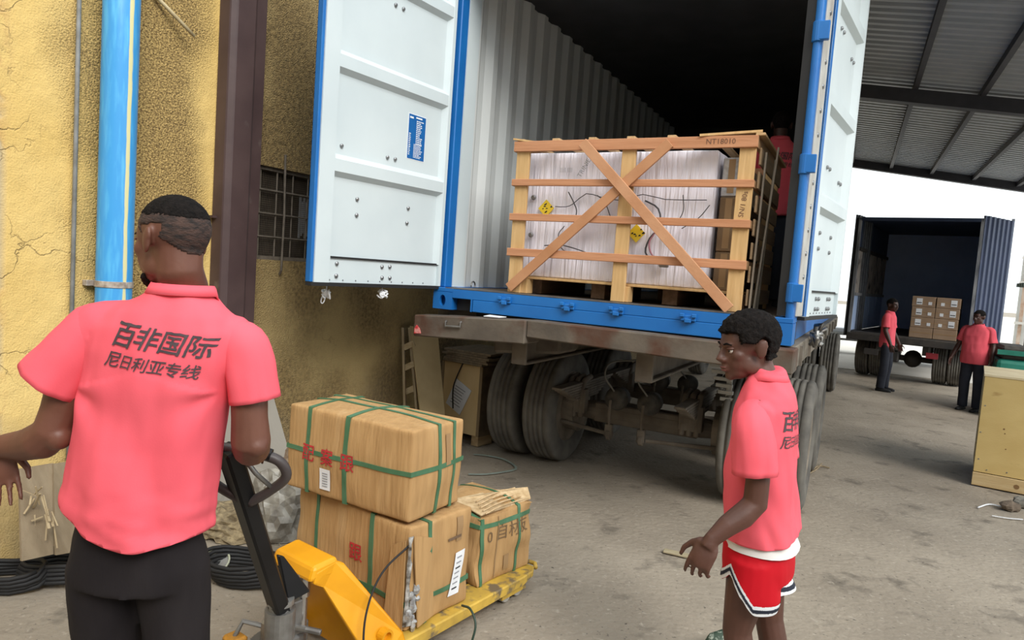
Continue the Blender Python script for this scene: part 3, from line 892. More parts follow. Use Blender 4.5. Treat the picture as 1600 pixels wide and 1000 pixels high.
# ------------------------------------------------------------------ timber crate in the container mouth
M_PINE = wood('pine', (0.66, 0.43, 0.20), (0.55, 0.34, 0.14), 'z', knot=(0.40, 0.20, 0.07))
M_RAIL = wood('reddish_batten', (0.56, 0.27, 0.14), (0.47, 0.21, 0.10), 'x')
M_PLY = mat('plywood', (0.74, 0.56, 0.30), (0.65, 0.47, 0.23), 0.8, 4, stretch=(1, 1, 0.5), spot=(0.35, 0.23, 0.10), spot_scale=2.5, spot_lo=0.6, spot_hi=0.75)
def make_crate():
    root = thing('timber_crate', 'open slatted timber crate with crossed braces standing in the container mouth', 'crate', cw(1.34, 0.65, 0.158), -CA)
    U0, V0, Z0 = 1.34, 0.65, 0.158
    def B(a, b, name, m, bev=0.003):
        return MB().box((a[0]-U0, a[1]-V0, a[2]-Z0), (b[0]-U0, b[1]-V0, b[2]-Z0)).build(name, m, root, bevel=bev)
    dep = 1.25
    for u0, u1 in ((0.552, 0.650), (1.313, 1.405), (2.040, 2.134)):
        for v0 in (0.10, dep-0.024):
            B((u0, v0, 0.160), (u1, v0+0.024, 1.185), 'post', M_PINE)
    # longer skid ends of posts
    for u0, u1 in ((0.560, 0.69), (1.317, 1.425)):
        B((u0, 0.124, 0.160), (u1, 0.22, 0.262), 'skid_block', M_PINE)
    for z0, z1 in ((1.130, 1.200), (0.898, 0.943), (0.660, 0.708), (0.414, 0.468)):
        B((0.536, 0.078, z0), (2.142, 0.100, z1), 'rail', M_RAIL)
        B((0.536, dep, z0), (2.142, dep+0.022, z1), 'rail', M_RAIL)
        for u in (0.53, 2.120):
            B((u, 0.10, z0), (u+0.022, dep, z1), 'side_rail', wood('side_batten', (0.40, 0.24, 0.12), (0.33, 0.18, 0.08), 'y'))
    for i in range(7):
        u = 0.55 + 0.262*i
        B((u, 0.10, 1.200), (u+0.055, dep, 1.218), 'top_slat', wood('top_slat', (0.62, 0.42, 0.22), (0.5, 0.32, 0.15), 'y'))
    # the splintered upper right lath
    MB().beam((1.80-U0, 0.09-V0, 1.205-Z0), (2.15-U0, 0.16-V0, 1.235-Z0), 0.05, 0.014).build('top_lath', M_PINE, root)
    MB().beam((0.53-U0, 0.085-V0, 1.215-Z0), (0.72-U0, 0.10-V0, 1.19-Z0), 0.03, 0.012).build('top_lath', M_PINE, root)
    def brace(p, q, v, m):
        p = Vector((p[0]-U0, v-V0, p[1]-Z0)); q = Vector((q[0]-U0, v-V0, q[1]-Z0))
        MB().beam(p, q, 0.018, 0.066, up=Vector((q.z-p.z, 0, p.x-q.x))).build('brace', m, root, bevel=0.002)
    brace((1.628, 1.165), (0.578, 0.190), 0.068, mat('brace_wood', (0.52, 0.26, 0.13), (0.44, 0.20, 0.09), 0.75, 5, bump=0.15))
    brace((1.055, 1.175), (2.075, 0.175), 0.050, mat('brace_wood2', (0.58, 0.31, 0.17), (0.50, 0.24, 0.12), 0.75, 5, bump=0.15))
    # deck that carries the load
    for k in range(5):
        v = 0.16 + 0.22*k
        B((0.57, v, 0.262), (2.10, v+0.18, 0.280), 'deck_board', M_PINE)
    for u in (0.62, 1.10, 1.60, 2.02):
        B((u, 0.30, 0.160), (u+0.1, dep-0.1, 0.262), 'bearer', wood('old_bearer', (0.22, 0.13, 0.08), (0.15, 0.09, 0.05), 'y'))
    # loose straps and laths leaning on the right side
    for k, (u, v, u2, w2) in enumerate(((2.172, 0.16, 2.178, 1.12), (2.185, 0.30, 2.215, 1.10), (2.178, 0.45, 2.19, 0.98), (2.188, 0.22, 2.235, 1.16))):
        MB().beam((u-U0, v-V0, 0.16-Z0), (u2-U0, v+0.05-V0, w2-Z0), 0.010, 0.026, up=(0, 1, 0)).build('lath', mat('grey_lath', (0.30, 0.25, 0.19), (0.22, 0.18, 0.14), 0.8, 9), root)
    for k in range(7):
        z = 0.2 + 0.14*k
        B((2.145, 0.15, z), (2.158, dep-0.1, z+0.10), 'side_board', wood('side_board', (0.33, 0.22, 0.12), (0.26, 0.17, 0.09), 'y'))
    # pencilled marks
    print_on('NT18010', (1.93-U0, 0.078-V0, 1.166-Z0), (1, 0, 0), (0, 0, 1), 0.045, mat('pencil', (0.16, 0.08, 0.05), None, 0.9), root, 'marking')
    print_on('SN/1 80s', (2.09-U0, 0.0995-V0, 0.80-Z0), (0.1, 0, 1), (-1, 0, 0.1), 0.042, mat('pencil', (0.16, 0.08, 0.05), None, 0.9), root, 'marking')
    return root
crate = make_crate()

def make_wrapped():
    U0, V0, Z0 = 1.25, 0.62, 0.281
    root = thing('wrapped_machine', 'large machine wrapped in creased white film inside the timber crate', 'machine', cw(U0, V0, Z0), -CA)
    m = bpy.data.materials.new('white_film'); m.use_nodes = True
    nt = m.node_tree; N = nt.nodes; L = nt.links; bs = N['Principled BSDF']
    tc = N.new('ShaderNodeTexCoord'); mp = N.new('ShaderNodeMapping'); mp.inputs['Scale'].default_value = (26, 26, 1.6); mp.inputs['Rotation'].default_value = (0, 0.10, 0)
    L.new(tc.outputs['Object'], mp.inputs[0])
    n = N.new('ShaderNodeTexNoise'); n.inputs['Scale'].default_value = 1; n.inputs['Detail'].default_value = 4; n.inputs['Distortion'].default_value = 0.6; L.new(mp.outputs[0], n.inputs['Vector'])
    b = N.new('ShaderNodeBump'); b.inputs['Strength'].default_value = 0.9; b.inputs['Distance'].default_value = 0.03; L.new(n.outputs['Fac'], b.inputs['Height']); L.new(b.outputs['Normal'], bs.inputs['Normal'])
    bs.inputs['Base Color'].default_value = (0.86, 0.83, 0.92, 1); bs.inputs['Roughness'].default_value = 0.35; bs.inputs['Coat Weight'].default_value = 0.3
    # box grid with drawn-in, irregular film
    bm = bmesh.new()
    bmesh.ops.create_cube(bm, size=2.0)
    bmesh.ops.subdivide_edges(bm, edges=bm.edges[:], cuts=14, use_grid_fill=True)
    for v in bm.verts:
        p = v.co.copy()
        q = Vector((p.x*0.655, p.y*0.42, 0.43 + p.z*0.43))
        rd = noise.noise(Vector((q.x*5, q.y*5, q.z*2)))*0.012
        v.co = q + Vector((rd*(abs(p.x) > 0.99), rd*(abs(p.y) > 0.99), rd*0.5*(p.z > 0.99)))
    me = bpy.data.meshes.new('film'); bm.to_mesh(me); bm.free()
    for p in me.polygons: p.use_smooth = True
    me.materials.append(m)
    o = new_obj('film', me, root); bv = o.modifiers.new('b', 'BEVEL'); bv.width = 0.012; bv.segments = 2; bv.angle_limit = 0.9
    yf = -0.445
    my = mat('yellow_label', (0.80, 0.58, 0.03), (0.74, 0.50, 0.02), 0.5, 10)
    for u, z, r, seed in ((0.789, 0.747, 0.060, 1), (1.447, 0.60, 0.060, 2)):
        c = Vector((u+0.0-U0-0.02, yf, z-Z0+0.01))
        lab = MB().prism([(0, -r), (r, 0), (0, r), (-r, 0)], c, (1, 0, 0.04), (-0.04, 0, 1), (0, 0.006, 0)).build('warning_label', my, root)
        rnd = random.Random(seed)
        ink = MB()
        for k in range(20):
            a, b_ = rnd.uniform(-.8, .8), rnd.uniform(-.8, .8)
            if abs(a)+abs(b_) < 0.78:
                x, z_ = a*r, b_*r
                ink.prism([(0, 0), (rnd.uniform(.010, .02), 0.002), (rnd.uniform(.008, .014), rnd.uniform(.006, .014)), (0.001, 0.007)], c + Vector((x, -0.001, z_)), (1, 0, 0), (0, 0, 1), (0, -0.0005, 0))
        k_ = ink.build('label_print', M_INK, lab); k_['kind'] = 'stuff'
    # wires and cords stretched under the film
    wm = mat('dark_wire', (0.05, 0.05, 0.055), None, 0.6)
    def wire(pts, r=0.004, m_=wm):
        MB().tube(spline([(u-U0, yf-0.004, z-Z0) for u, z in pts], 20), r, 6).build('wire', m_, root, smooth=True)
    wire([(0.93, 0.87), (0.98, 0.79), (1.0, 0.74), (0.99, 0.66)])
    wire([(0.84, 0.77), (0.92, 0.77), (0.97, 0.79), (1.06, 0.86), (1.16, 0.84), (1.3, 0.82), (1.45, 0.86), (1.60, 0.83), (1.86, 0.83)], 0.003)
    wire([(1.14, 0.85), (1.2, 0.80), (1.25, 0.70), (1.28, 0.68)], 0.003)
    wire([(0.92, 0.64), (0.88, 0.58), (0.90, 0.50), (0.95, 0.46)], 0.003)
    wire([(0.78, 0.50), (0.90, 0.51), (1.05, 0.48), (1.18, 0.44), (1.30, 0.43)], 0.004)
    wire([(1.32, 0.45), (1.44, 0.455), (1.52, 0.45), (1.60, 0.43)], 0.005)
    wire([(1.47, 0.82), (1.56, 0.77), (1.58, 0.66), (1.52, 0.58), (1.50, 0.49), (1.56, 0.44), (1.63, 0.42)], 0.006)
    wire([(1.55, 0.62), (1.52, 0.55), (1.55, 0.47), (1.64, 0.42)], 0.006, mat('pink_wire', (0.45, 0.20, 0.25), None, 0.6))
    wire([(1.68, 0.67), (1.72, 0.76), (1.71, 0.86)], 0.003)
    wire([(1.72, 0.65), (1.82, 0.72), (1.88, 0.80)], 0.003)
    MB().box((1.60-U0, yf-0.03, 0.40-Z0), (1.66-U0, yf, 0.43-Z0)).build('plug', M_STEEL, root, bevel=0.006)
    for z in (0.83, 0.57):
        MB().lathe([(yf-0.008, 0.0), (yf-0.008, 0.012), (yf, 0.018), (yf+0.01, 0.018)], 12, 'y', (0.665-U0, 0, z-Z0)).build('bolt', M_BOLT, root)
    # faint stencilled lettering
    gp = mat('grey_print', (0.30, 0.31, 0.34), None, 0.8)
    print_on('||||| ||||', (0.90-U0, yf-0.003, 1.02-Z0), (1, 0, 0), (0, 0, 1), 0.035, gp, root, 'stencil')
    print_on('TRINIE', (1.03-U0, yf-0.003, 1.03-Z0), (0.5, 0, 0.9), (-0.9, 0, 0.5), 0.045, gp, root, 'stencil')
    return root
make_wrapped()
def packed_box(u0, u1, v0, v1, z0, z1, label, m, cat='box'):
    c = cw((u0+u1)/2, (v0+v1)/2, z0)
    t = thing('packing_carton', label, cat, c, -CA, 'cartons beside the wrapped machine')
    w, d, h = u1-u0, v1-v0, z1-z0
    MB().box((-w/2, -d/2, 0), (w/2, d/2, h)).build('body', m, t, bevel=0.006)
    MB().box((-0.02, -d/2-0.001, 0.02), (0.02, -d/2, h-0.01)).build('tape', mat('brown_tape', (0.34, 0.21, 0.10), None, 0.4), t)
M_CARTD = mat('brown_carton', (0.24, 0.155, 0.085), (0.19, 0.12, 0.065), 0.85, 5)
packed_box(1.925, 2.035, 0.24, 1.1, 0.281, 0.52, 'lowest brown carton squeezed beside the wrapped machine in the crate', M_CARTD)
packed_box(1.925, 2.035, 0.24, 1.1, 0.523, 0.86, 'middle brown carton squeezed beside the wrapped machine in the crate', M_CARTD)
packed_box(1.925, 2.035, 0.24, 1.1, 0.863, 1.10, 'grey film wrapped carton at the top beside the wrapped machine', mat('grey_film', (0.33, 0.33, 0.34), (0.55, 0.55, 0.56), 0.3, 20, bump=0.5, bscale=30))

# ------------------------------------------------------------------ cartons on the pallet jack
M_CARD = mat('cardboard', (0.47, 0.285, 0.120), (0.40, 0.235, 0.095), 0.85, 4, stretch=(6, 6, 0.6), bump=0.5, bscale=9, spot=(0.54, 0.36, 0.18), spot_scale=1.2, spot_lo=0.6, spot_hi=0.8, bdist=0.012)
M_CARDE = mat('torn_cardboard', (0.62, 0.46, 0.27), (0.44, 0.30, 0.15), 0.9, 30, bump=0.5)
M_STRAP = mat('green_strap', (0.050, 0.145, 0.072), (0.075, 0.19, 0.105), 0.45, 12)
M_RED = mat('red_stamp', (0.52, 0.025, 0.03), (0.38, 0.02, 0.03), 0.8, 40)
class Carton:
    def __init__(self, K, yaw, L, W, H, label, bulge=0.012, rough=0.006, seed=0, sag=0.0):
        self.t = thing('cardboard_carton', label, 'carton', K, 0, 'strapped cartons on the pallet jack')
        # local x = length (away to the left), y = width (along forks)
        e1 = Vector((sin(yaw), cos(yaw), 0)); e2 = Vector((-cos(yaw), sin(yaw), 0))
        self.e1, self.e2, self.L, self.W, self.H = e1, e2, L, W, H
        self.bulge, self.rough, self.seed, self.sag = bulge, rough, seed, sag
        n = 16
        bm = bmesh.new(); bmesh.ops.create_cube(bm, size=2.0)
        bmesh.ops.subdivide_edges(bm, edges=bm.edges[:], cuts=n, use_grid_fill=True)
        for v in bm.verts: v.co = self.f(v.co.copy())
        bmesh.ops.recalc_face_normals(bm, faces=bm.faces)
        me = bpy.data.meshes.new('box'); bm.to_mesh(me); bm.free()
        for p in me.polygons: p.use_smooth = True
        me.materials.append(M_CARD)
        self.body = new_obj('box', me, self.t)
        b = self.body.modifiers.new('b', 'BEVEL'); b.width = 0.010; b.segments = 2; b.angle_limit = 0.9
    def f(self, p, out=0.0):
        "unit cube point (-1..1)^3 to local coordinates"
        x, y, z = p
        a = (x+1)/2*self.L; b = (y+1)/2*self.W; c = (z+1)/2*self.H
        bx = self.bulge*(1-y*y)*(1-z*z); by = self.bulge*(1-x*x)*(1-z*z); bz = self.bulge*(1-x*x)*(1-y*y)
        s = self.seed*7.1
        rn = self.rough
        nx = noise.noise(Vector((a*6+s, b*6, c*9)))*rn; ny = noise.noise(Vector((a*7, b*6+s, c*8)))*rn; nz = noise.noise(Vector((a*5, b*5, c*5+s)))*rn
        a += (bx+nx+out)*x if abs(x) > 0.98 else nx*0.5
        b += (by+ny+out)*y if abs(y) > 0.98 else ny*0.5
        if abs(z) > 0.98:
            if z > 0: c += bz + nz + out - self.sag*(x*x*0.5+0.5)*(1 if y < 0 else 0.6)
            else: c += -out*0.5 + max(nz, 0)*0.5
        else: c += nz*0.4
        return self.e2*a + self.e1*b + Vector((0, 0, c))
    def strap(self, axis, pos, w=0.018, parent=None, name='strap', m=None, tilt=0.0):
        "closed ribbon; axis = the direction the ribbon is stacked along"
        hw = {'x': w/self.L, 'y': w/self.W, 'z': w/self.H}[axis]
        K = 14; loop = []
        side = [(-1 + 2*i/K, -1) for i in range(K)] + [(1, -1+2*i/K) for i in range(K)] + [(1-2*i/K, 1) for i in range(K)] + [(-1, 1-2*i/K) for i in range(K)]
        b = MB(); rings = []
        for p, q in side:
            def g(t, o):
                t = t + tilt*p
                v = {'x': (t, p, q), 'y': (p, t, q), 'z': (p, q, t)}[axis]
                return self.f(Vector(v), o)
            rings.append([g(pos-hw, 0.001), g(pos+hw, 0.001), g(pos+hw, 0.0045), g(pos-hw, 0.0045)])
        b.loft(rings, False, True)
        return b.build(name, m or M_STRAP, parent or self.t)
    def face_pt(self, face, s, h):
        "point on the left ('x' face, y=-1) or end ('y' face, x=-1) side; s 0..1 along, h 0..1 up"
        v = (s*2-1, -1, h*2-1) if face == 'long' else (-1, s*2-1, h*2-1)
        return self.f(Vector(v), 0.003)
    def patch(self, face, s0, s1, h0, h1, m, name='label', poly=None, lift=0.0, skew=0.0):
        n = 6; vs = []; fs = []
        for j in range(n+1):
            for i in range(n+1):
                p = self.face_pt(face, s0+(s1-s0)*i/n + skew*j/n, h0+(h1-h0)*j/n)
                out = (-self.e1 if face == 'long' else -self.e2)
                vs.append(p + out*lift)
        for j in range(n):
            for i in range(n):
                a = j*(n+1)+i; fs.append((a, a+1, a+n+2, a+n+1))
        return MB().add(vs, fs).build(name, m, self.t, smooth=True)
    def write(self, face, body, s, h, size, m, bold=0.02, name='stamp', flip=True):
        "stamped text centred at s,h"
        vs, fs = text_mesh(body, bold)
        ln = self.L if face == 'long' else self.W
        out = (-self.e1 if face == 'long' else -self.e2)
        pts = []
        for x, y in vs:
            ss = s + (-x if face == 'long' else x)*size/ln
            pts.append(self.face_pt(face, ss, h + y*size/self.H) + out*0.002)
        return MB().add(pts, fs).build(name, m, self.t)

K_LOW = Vector((-0.361, 2.776, 0.116))
c1 = Carton(K_LOW, 0.64, 0.76, 0.40, 0.452, 'large worn cardboard carton at the bottom of the stack with a torn corner', 0.010, 0.010, 1)
c1.strap('x', -0.30, 0.024, tilt=0.10); c1.strap('x', 0.60, 0.02)
c1.strap('y', -0.42, 0.02); c1.strap('z', -0.45, 0.022, tilt=0.03)
# torn corner: gap showing silvery filling, with curled flaps
tc_ = MB()
rnd = random.Random(11)
pts = []
for k in range(14):
    z = 0.03 + 0.39*k/13
    pts.append((z, rnd.uniform(0.004, 0.016) + 0.02*max(0, 0.12-z)/0.12))
rg = []
for z, w in pts:
    p = Vector((0, 0, z)) - c1.e1*0.010 - c1.e2*0.006
    d = (c1.e1 - c1.e2*0.2).normalized()
    rg.append([p - d*w*0.4, p + d*w*1.6, p + d*w - c1.e2*0.008, p - c1.e2*0.006])
tc_.loft(rg, True).build('tear', mat('tear_dark', (0.05, 0.035, 0.02), (0.5, 0.5, 0.48), 0.6, 30), c1.t)
fm = MB()
for k in range(9):
    q = Vector((0, 0, 0.02+0.02*k)) - c1.e2*0.012 + c1.e1*rnd.uniform(0, 0.05)
    fm.ell(q, (rnd.uniform(.012, .025), rnd.uniform(.01, .02), rnd.uniform(.012, .03)), nu=6, nv=4)
fm.build('foil_filling', mat('silver_foil', (0.55, 0.56, 0.56), (0.25, 0.25, 0.26), 0.3, 40, metal=0.4, bump=0.6), c1.t)
fl = MB().add([Vector((0,0,0.002)) - c1.e1*0.014 - c1.e2*0.0, Vector((0,0,0.0)) - c1.e1*0.03 + c1.e2*0.10, Vector((0,0,0.36)) - c1.e1*0.014 + c1.e2*0.09, Vector((0,0,0.40)) - c1.e1*0.012 + c1.e2*0.01], [(0,1,2,3)])
x = fl.build('flap', M_CARD, c1.t); s_ = x.modifiers.new('s', 'SOLIDIFY'); s_.thickness = 0.006
fl = MB().add([Vector((0,0,0.01)) + c1.e1*0.05 - c1.e2*0.028, Vector((0,0,0.02)) + c1.e1*0.16 - c1.e2*0.014, Vector((0,0,0.38)) + c1.e1*0.13 - c1.e2*0.012, Vector((0,0,0.42)) + c1.e1*0.012 - c1.e2*0.012], [(0,1,2,3)])
x = fl.build('flap', M_CARD, c1.t); s_ = x.modifiers.new('s', 'SOLIDIFY'); s_.thickness = 0.006
c1.patch('end', 0.62, 0.80, 0.16, 0.58, M_WHITE, 'delivery_label', lift=0.004, skew=0.10)
for k in range(7):
    c1.patch('end', 0.67+0.012*k, 0.76+0.012*k, 0.22+0.05*k, 0.235+0.05*k, M_INK if k in (0, 4) else mat('grey_print', (0.3, 0.31, 0.34)), 'label_print', lift=0.006)
c1.patch('end', 0.72, 0.82, 0.70, 0.95, mat('brown_tape', (0.34, 0.21, 0.10), None, 0.4), 'tape', lift=0.002)
c1.patch('end', 0.58, 0.80, 0.735, 0.765, mat('stain', (0.16, 0.10, 0.06), None, 0.8), 'scuff', lift=0.0045)
c1.write('long', '跟', 0.42, 0.55, 0.085, M_RED, 0.012)

K_TOP = Vector((-0.375, 2.79, 0.583))
c2 = Carton(K_TOP, 0.53, 0.745, 0.37, 0.395, 'large strapped cardboard carton with red stamps lying on top of the stack', 0.016, 0.008, 2)
c2.strap('x', -0.05, 0.024, tilt=-0.03); c2.strap('x', 0.66, 0.02, tilt=0.03)
c2.strap('y', -0.02, 0.02, tilt=0.02); c2.strap('y', 0.58, 0.018)
c2.strap('z', 0.02, 0.020, tilt=-0.04)
for k, ch in enumerate('配案跟'):
    c2.write('long', ch, 0.80-0.165*k, 0.47, 0.082, M_RED, 0.012)
c2.patch('long', 0.69, 0.60, 0.10, 0.35, M_WHITE, 'delivery_label', lift=0.004)
for k in range(6):
    c2.patch('long', 0.665, 0.62, 0.14+0.03*k, 0.152+0.03*k, mat('grey_print', (0.3, 0.31, 0.34)), 'label_print', lift=0.006)
c2.patch('end', 0.60, 0.70, 0.52, 0.88, mat('brown_tape', (0.34, 0.21, 0.10), None, 0.4), 'tape', lift=0.002)
c3 = Carton(Vector((-0.082, 3.235, 0.116)), 0.70, 0.42, 0.40, 0.36, 'smaller crumpled cardboard carton at the fork tips', 0.022, 0.022, 3, sag=0.035)
c3.strap('y', -0.86, 0.02, tilt=0.05); c3.strap('y', 0.45, 0.018, tilt=0.04); c3.strap('z', 0.68, 0.022, tilt=0.05)
c3.write('end', '自材友', 0.60, 0.66, 0.085, mat('pen', (0.16, 0.10, 0.05), None, 0.9), 0.0, 'handwriting')
c3.write('end', '0', 0.17, 0.64, 0.075, mat('pen', (0.16, 0.10, 0.05), None, 0.9), 0.0, 'handwriting')
c3.patch('end', 0.30, 0.315, 0.02, 0.92, mat('crease', (0.30, 0.19, 0.09), None, 0.9), 'crease', lift=0.002)
c3.patch('end', 0.46, 0.55, 0.10, 0.32, mat('brown_tape', (0.34, 0.21, 0.10), None, 0.4), 'tape', lift=0.002)
fl = MB().add([Vector((0,0,0.345)) + c3.e1*0.02 + c3.e2*0.02, Vector((0,0,0.352)) + c3.e1*0.40 + c3.e2*0.01, Vector((0,0,0.395)) + c3.e1*0.43 + c3.e2*0.06, Vector((0,0,0.365)) + c3.e1*0.30 + c3.e2*0.20, Vector((0,0,0.372)) + c3.e1*0.02 + c3.e2*0.22], [(0,1,2,3,4)])
x = fl.build('top_flap', M_CARDE, c3.t); s_ = x.modifiers.new('s', 'SOLIDIFY'); s_.thickness = 0.005
for k in range(5):
    q = Vector((0,0,0.36+0.004*k)) + c3.e1*(0.03+0.015*k) + c3.e2*0.03*k
    MB().tube(spline([q, q + c3.e1*0.12 + Vector((0,0,0.014)), q + c3.e1*0.33 + c3.e2*0.02], 10), 0.004, 5).build('torn_edge', M_CARDE, c3.t)
# loose cord that lies over the lowest carton and hangs down
cord = MB().tube(spline([at(640, 852, 2.78), at(605, 885, 2.68), at(585, 918, 2.62), at(572, 960, 2.56), at(568, 1000, 2.53), at(572, 1030, 2.51)], 30), 0.0045, 6)
tag(cord.build('packing_string', M_RUBBER, None, smooth=True), 'thin black string trailing from the torn carton down past the yellow frame', 'string')
cord = MB().tube(spline([at(722, 946, 2.94), at(735, 952, 2.86), at(743, 975, 2.82), at(738, 1000, 2.80), at(728, 1030, 2.79)], 24), 0.0055, 6)
tag(cord.build('loose_strap', mat('dark_green_strap', (0.02, 0.045, 0.03), None, 0.5), None, smooth=True), 'dark strap end curling down to the floor beside the yellow fork', 'strap')

# ------------------------------------------------------------------ yellow pallet jack
M_YEL = mat('yellow_enamel', (0.80, 0.36, 0.008), (0.70, 0.30, 0.006), 0.4, 6, spot=(0.30, 0.15, 0.03), spot_scale=9, spot_lo=0.66, spot_hi=0.74)
M_YELW = mat('worn_yellow', (0.62, 0.40, 0.06), (0.42, 0.27, 0.05), 0.6, 9, spot=(0.16, 0.12, 0.07), spot_scale=14, spot_lo=0.52, spot_hi=0.62)
def make_jack():
    a = 0.64
    root = thing('pallet_jack', 'yellow hand pallet jack with black steering handle loaded with three cartons', 'pallet jack', (K_LOW.x, K_LOW.y, 0), PI/2 - a)
    # local: x = along forks, y = to the left, z up
    def fork(y0, y1):
        b = MB()
        sec = lambda x, t, z0, z1: [Vector((x, y0+t, z0)), Vector((x, y1-t, z0)), Vector((x, y1-t, z1)), Vector((x, y0+t, z1))]
        b.loft([sec(-0.16, 0, 0.055, 0.112), sec(0.80, 0, 0.062, 0.112), sec(0.90, 0.012, 0.075, 0.110), sec(0.955, 0.045, 0.09, 0.106)], True)
        f_ = b.build('fork', M_YELW, root, bevel=0.006)
        MB().tube([(0.955, y0+0.035, 0.10), (0.985, (y0+y1)/2-0.02, 0.105), (0.985, (y0+y1)/2+0.02, 0.105), (0.955, y1-0.035, 0.10)], 0.012, 8).build('nose', M_YELW, f_, smooth=True)
        for x in (0.70, 0.80):
            MB().lathe([(-0.05, 0.034), (-0.045, 0.038), (0.045, 0.038), (0.05, 0.034)], 16, 'y', (x, (y0+y1)/2, 0.038)).build('roller', mat('roller', (0.42, 0.40, 0.36), (0.28, 0.26, 0.23), 0.6, 10), f_, smooth=False)
        MB().box((0.65, y0+0.02, 0.03), (0.85, y0+0.03, 0.075)).box((0.65, y1-0.03, 0.03), (0.85, y1-0.02, 0.075)).build('roller_yoke', M_YELW, f_)
    fork(-0.05, 0.11); fork(0.35, 0.51)
    # portal frame: two raked arms, bridge plate and back plate
    for yb, yt, s_ in ((-0.055, 0.095, 1), (0.515, 0.355, -1)):
        arm = MB()
        w = 0.012
        # plate in the sloping plane, about 0.15 broad
        P = [Vector((-0.02, yb, 0.055)), Vector((-0.20, yb, 0.055)), Vector((-0.36, yt, 0.40)), Vector((-0.41, yt, 0.43)), Vector((-0.40, yt, 0.475)), Vector((-0.31, yt, 0.495)), Vector((-0.265, yt, 0.47)), Vector((-0.06, yb, 0.16))]
        Q = [p + Vector((0, 0.03*s_, 0)) for p in P]
        n = len(P)
        arm.add(P + Q, [tuple(range(n)), tuple(range(2*n-1, n-1, -1))] + [(i, n+i, n+(i+1) % n, (i+1) % n) for i in range(n)])
        o = arm.build('frame_arm', M_YEL, root, bevel=0.008, seg=2)
        t_ = MB().lathe([(0, 0.030), (-0.035*s_, 0.030), (-0.035*s_, 0.020), (-0.012*s_, 0.020), (-0.012*s_, 0.0)], 18, 'y', (-0.150, yb + 0.035*s_, 0.175))
        t_.build('pivot_tube', M_YEL, o)
    br = MB().hexa([(-0.43, 0.095, 0.44), (-0.29, 0.095, 0.435), (-0.29, 0.355, 0.435), (-0.43, 0.355, 0.44), (-0.41, 0.10, 0.495), (-0.30, 0.095, 0.508), (-0.30, 0.355, 0.508), (-0.41, 0.35, 0.495)])
    br.build('frame_bridge', M_YEL, root, bevel=0.014, seg=2)
    bp = MB().hexa([(-0.20, -0.03, 0.06), (-0.185, -0.03, 0.06), (-0.185, 0.49, 0.06), (-0.20, 0.49, 0.06), (-0.30, 0.10, 0.45), (-0.285, 0.10, 0.45), (-0.285, 0.35, 0.45), (-0.30, 0.35, 0.45)])
    bp.build('back_plate', M_YEL, root, bevel=0.004)
    # front foot plates by the push rods
    for y in (0.0, 0.46):
        MB().beam((-0.17, y, 0.075), (-0.44, 0.23+(y-0.23)*0.35, 0.11), 0.045, 0.05).build('push_rod', M_CHAS, root, bevel=0.006)
    pu = MB()
    pu.lathe([(0.06, 0.075), (0.20, 0.075), (0.215, 0.05), (0.30, 0.05)], 20, 'z', (-0.42, 0.23, 0))
    pu.build('pump_body', M_STEEL, root, smooth=False)
    MB().lathe([(0.22, 0.018), (0.36, 0.018), (0.36, 0.026), (0.45, 0.026)], 16, 'z', (-0.40, 0.17, 0)).build('piston', mat('chrome', (0.55, 0.55, 0.55), None, 0.25, metal=0.9), root, smooth=False)
    MB().box((-0.50, 0.17, 0.16), (-0.36, 0.30, 0.25)).build('valve_block', M_STEEL, root, bevel=0.01)
    for y in (0.15, 0.31):
        MB().lathe([(-0.03, 0.075), (-0.025, 0.09), (0.025, 0.09), (0.03, 0.075)], 24, 'y', (-0.46, y, 0.09)).build('steer_wheel', mat('steer_wheel', (0.10, 0.095, 0.085), (0.16, 0.15, 0.13), 0.7, 9), root)
    MB().lathe([(0.095, 0.12), (0.115, 0.12), (0.12, 0.10)], 24, 'z', (-0.43, 0.22, 0)).build('turntable', M_STEEL, root)
    MB().box((-0.60, 0.32, 0.12), (-0.53, 0.40, 0.19)).build('foot_pedal', mat('orange_pedal', (0.55, 0.24, 0.02), (0.25, 0.12, 0.02), 0.6, 30), root, bevel=0.01)
    MB().tube([(-0.57, 0.36, 0.18), (-0.54, 0.35, 0.24), (-0.48, 0.28, 0.22)], 0.010, 6).build('pedal_arm', M_STEEL, root)
    # small levers and fittings by the pump
    lv = MB().tube([(-0.46, 0.20, 0.25), (-0.43, 0.10, 0.26), (-0.40, 0.05, 0.255)], 0.013, 8); lv.box((-0.46, 0.14, 0.25), (-0.42, 0.20, 0.36))
    lv.build('release_lever', M_STEEL, root, bevel=0.004)
    Mi = Matrix.Rotation(a - PI/2, 4, 'Z') @ Matrix.Translation(-Vector((K_LOW.x, K_LOW.y, 0)))
    def J(px, py, Y): return Mi @ at(px, py, Y)
    # tiller
    b0, b1 = J(438, 955, 2.42), J(360, 712, 2.08)
    hub = MB().cyl(b0 + Vector((0, 0, -0.10)), b0 + Vector((0, 0, 0.01)), 0.055, 20)
    hub.cyl(b0 + Vector((0, 0, 0.01)), b0 + Vector((0, 0, 0.03)), 0.042, 20); hub.cyl(b0 + Vector((0, 0, 0.03)), b0 + Vector((0, 0, 0.05)), 0.048, 20)
    hub.build('tiller_hub', M_STEEL, root)
    M_BLK = mat('black_enamel', (0.006, 0.006, 0.007), (0.010, 0.010, 0.011), 0.45, 6, spec=0.3)
    til = MB().beam(b0, b1 + (b1-b0).normalized()*0.03, 0.075, 0.055, up=C_RT)
    til.build('tiller', M_BLK, root, bevel=0.008)
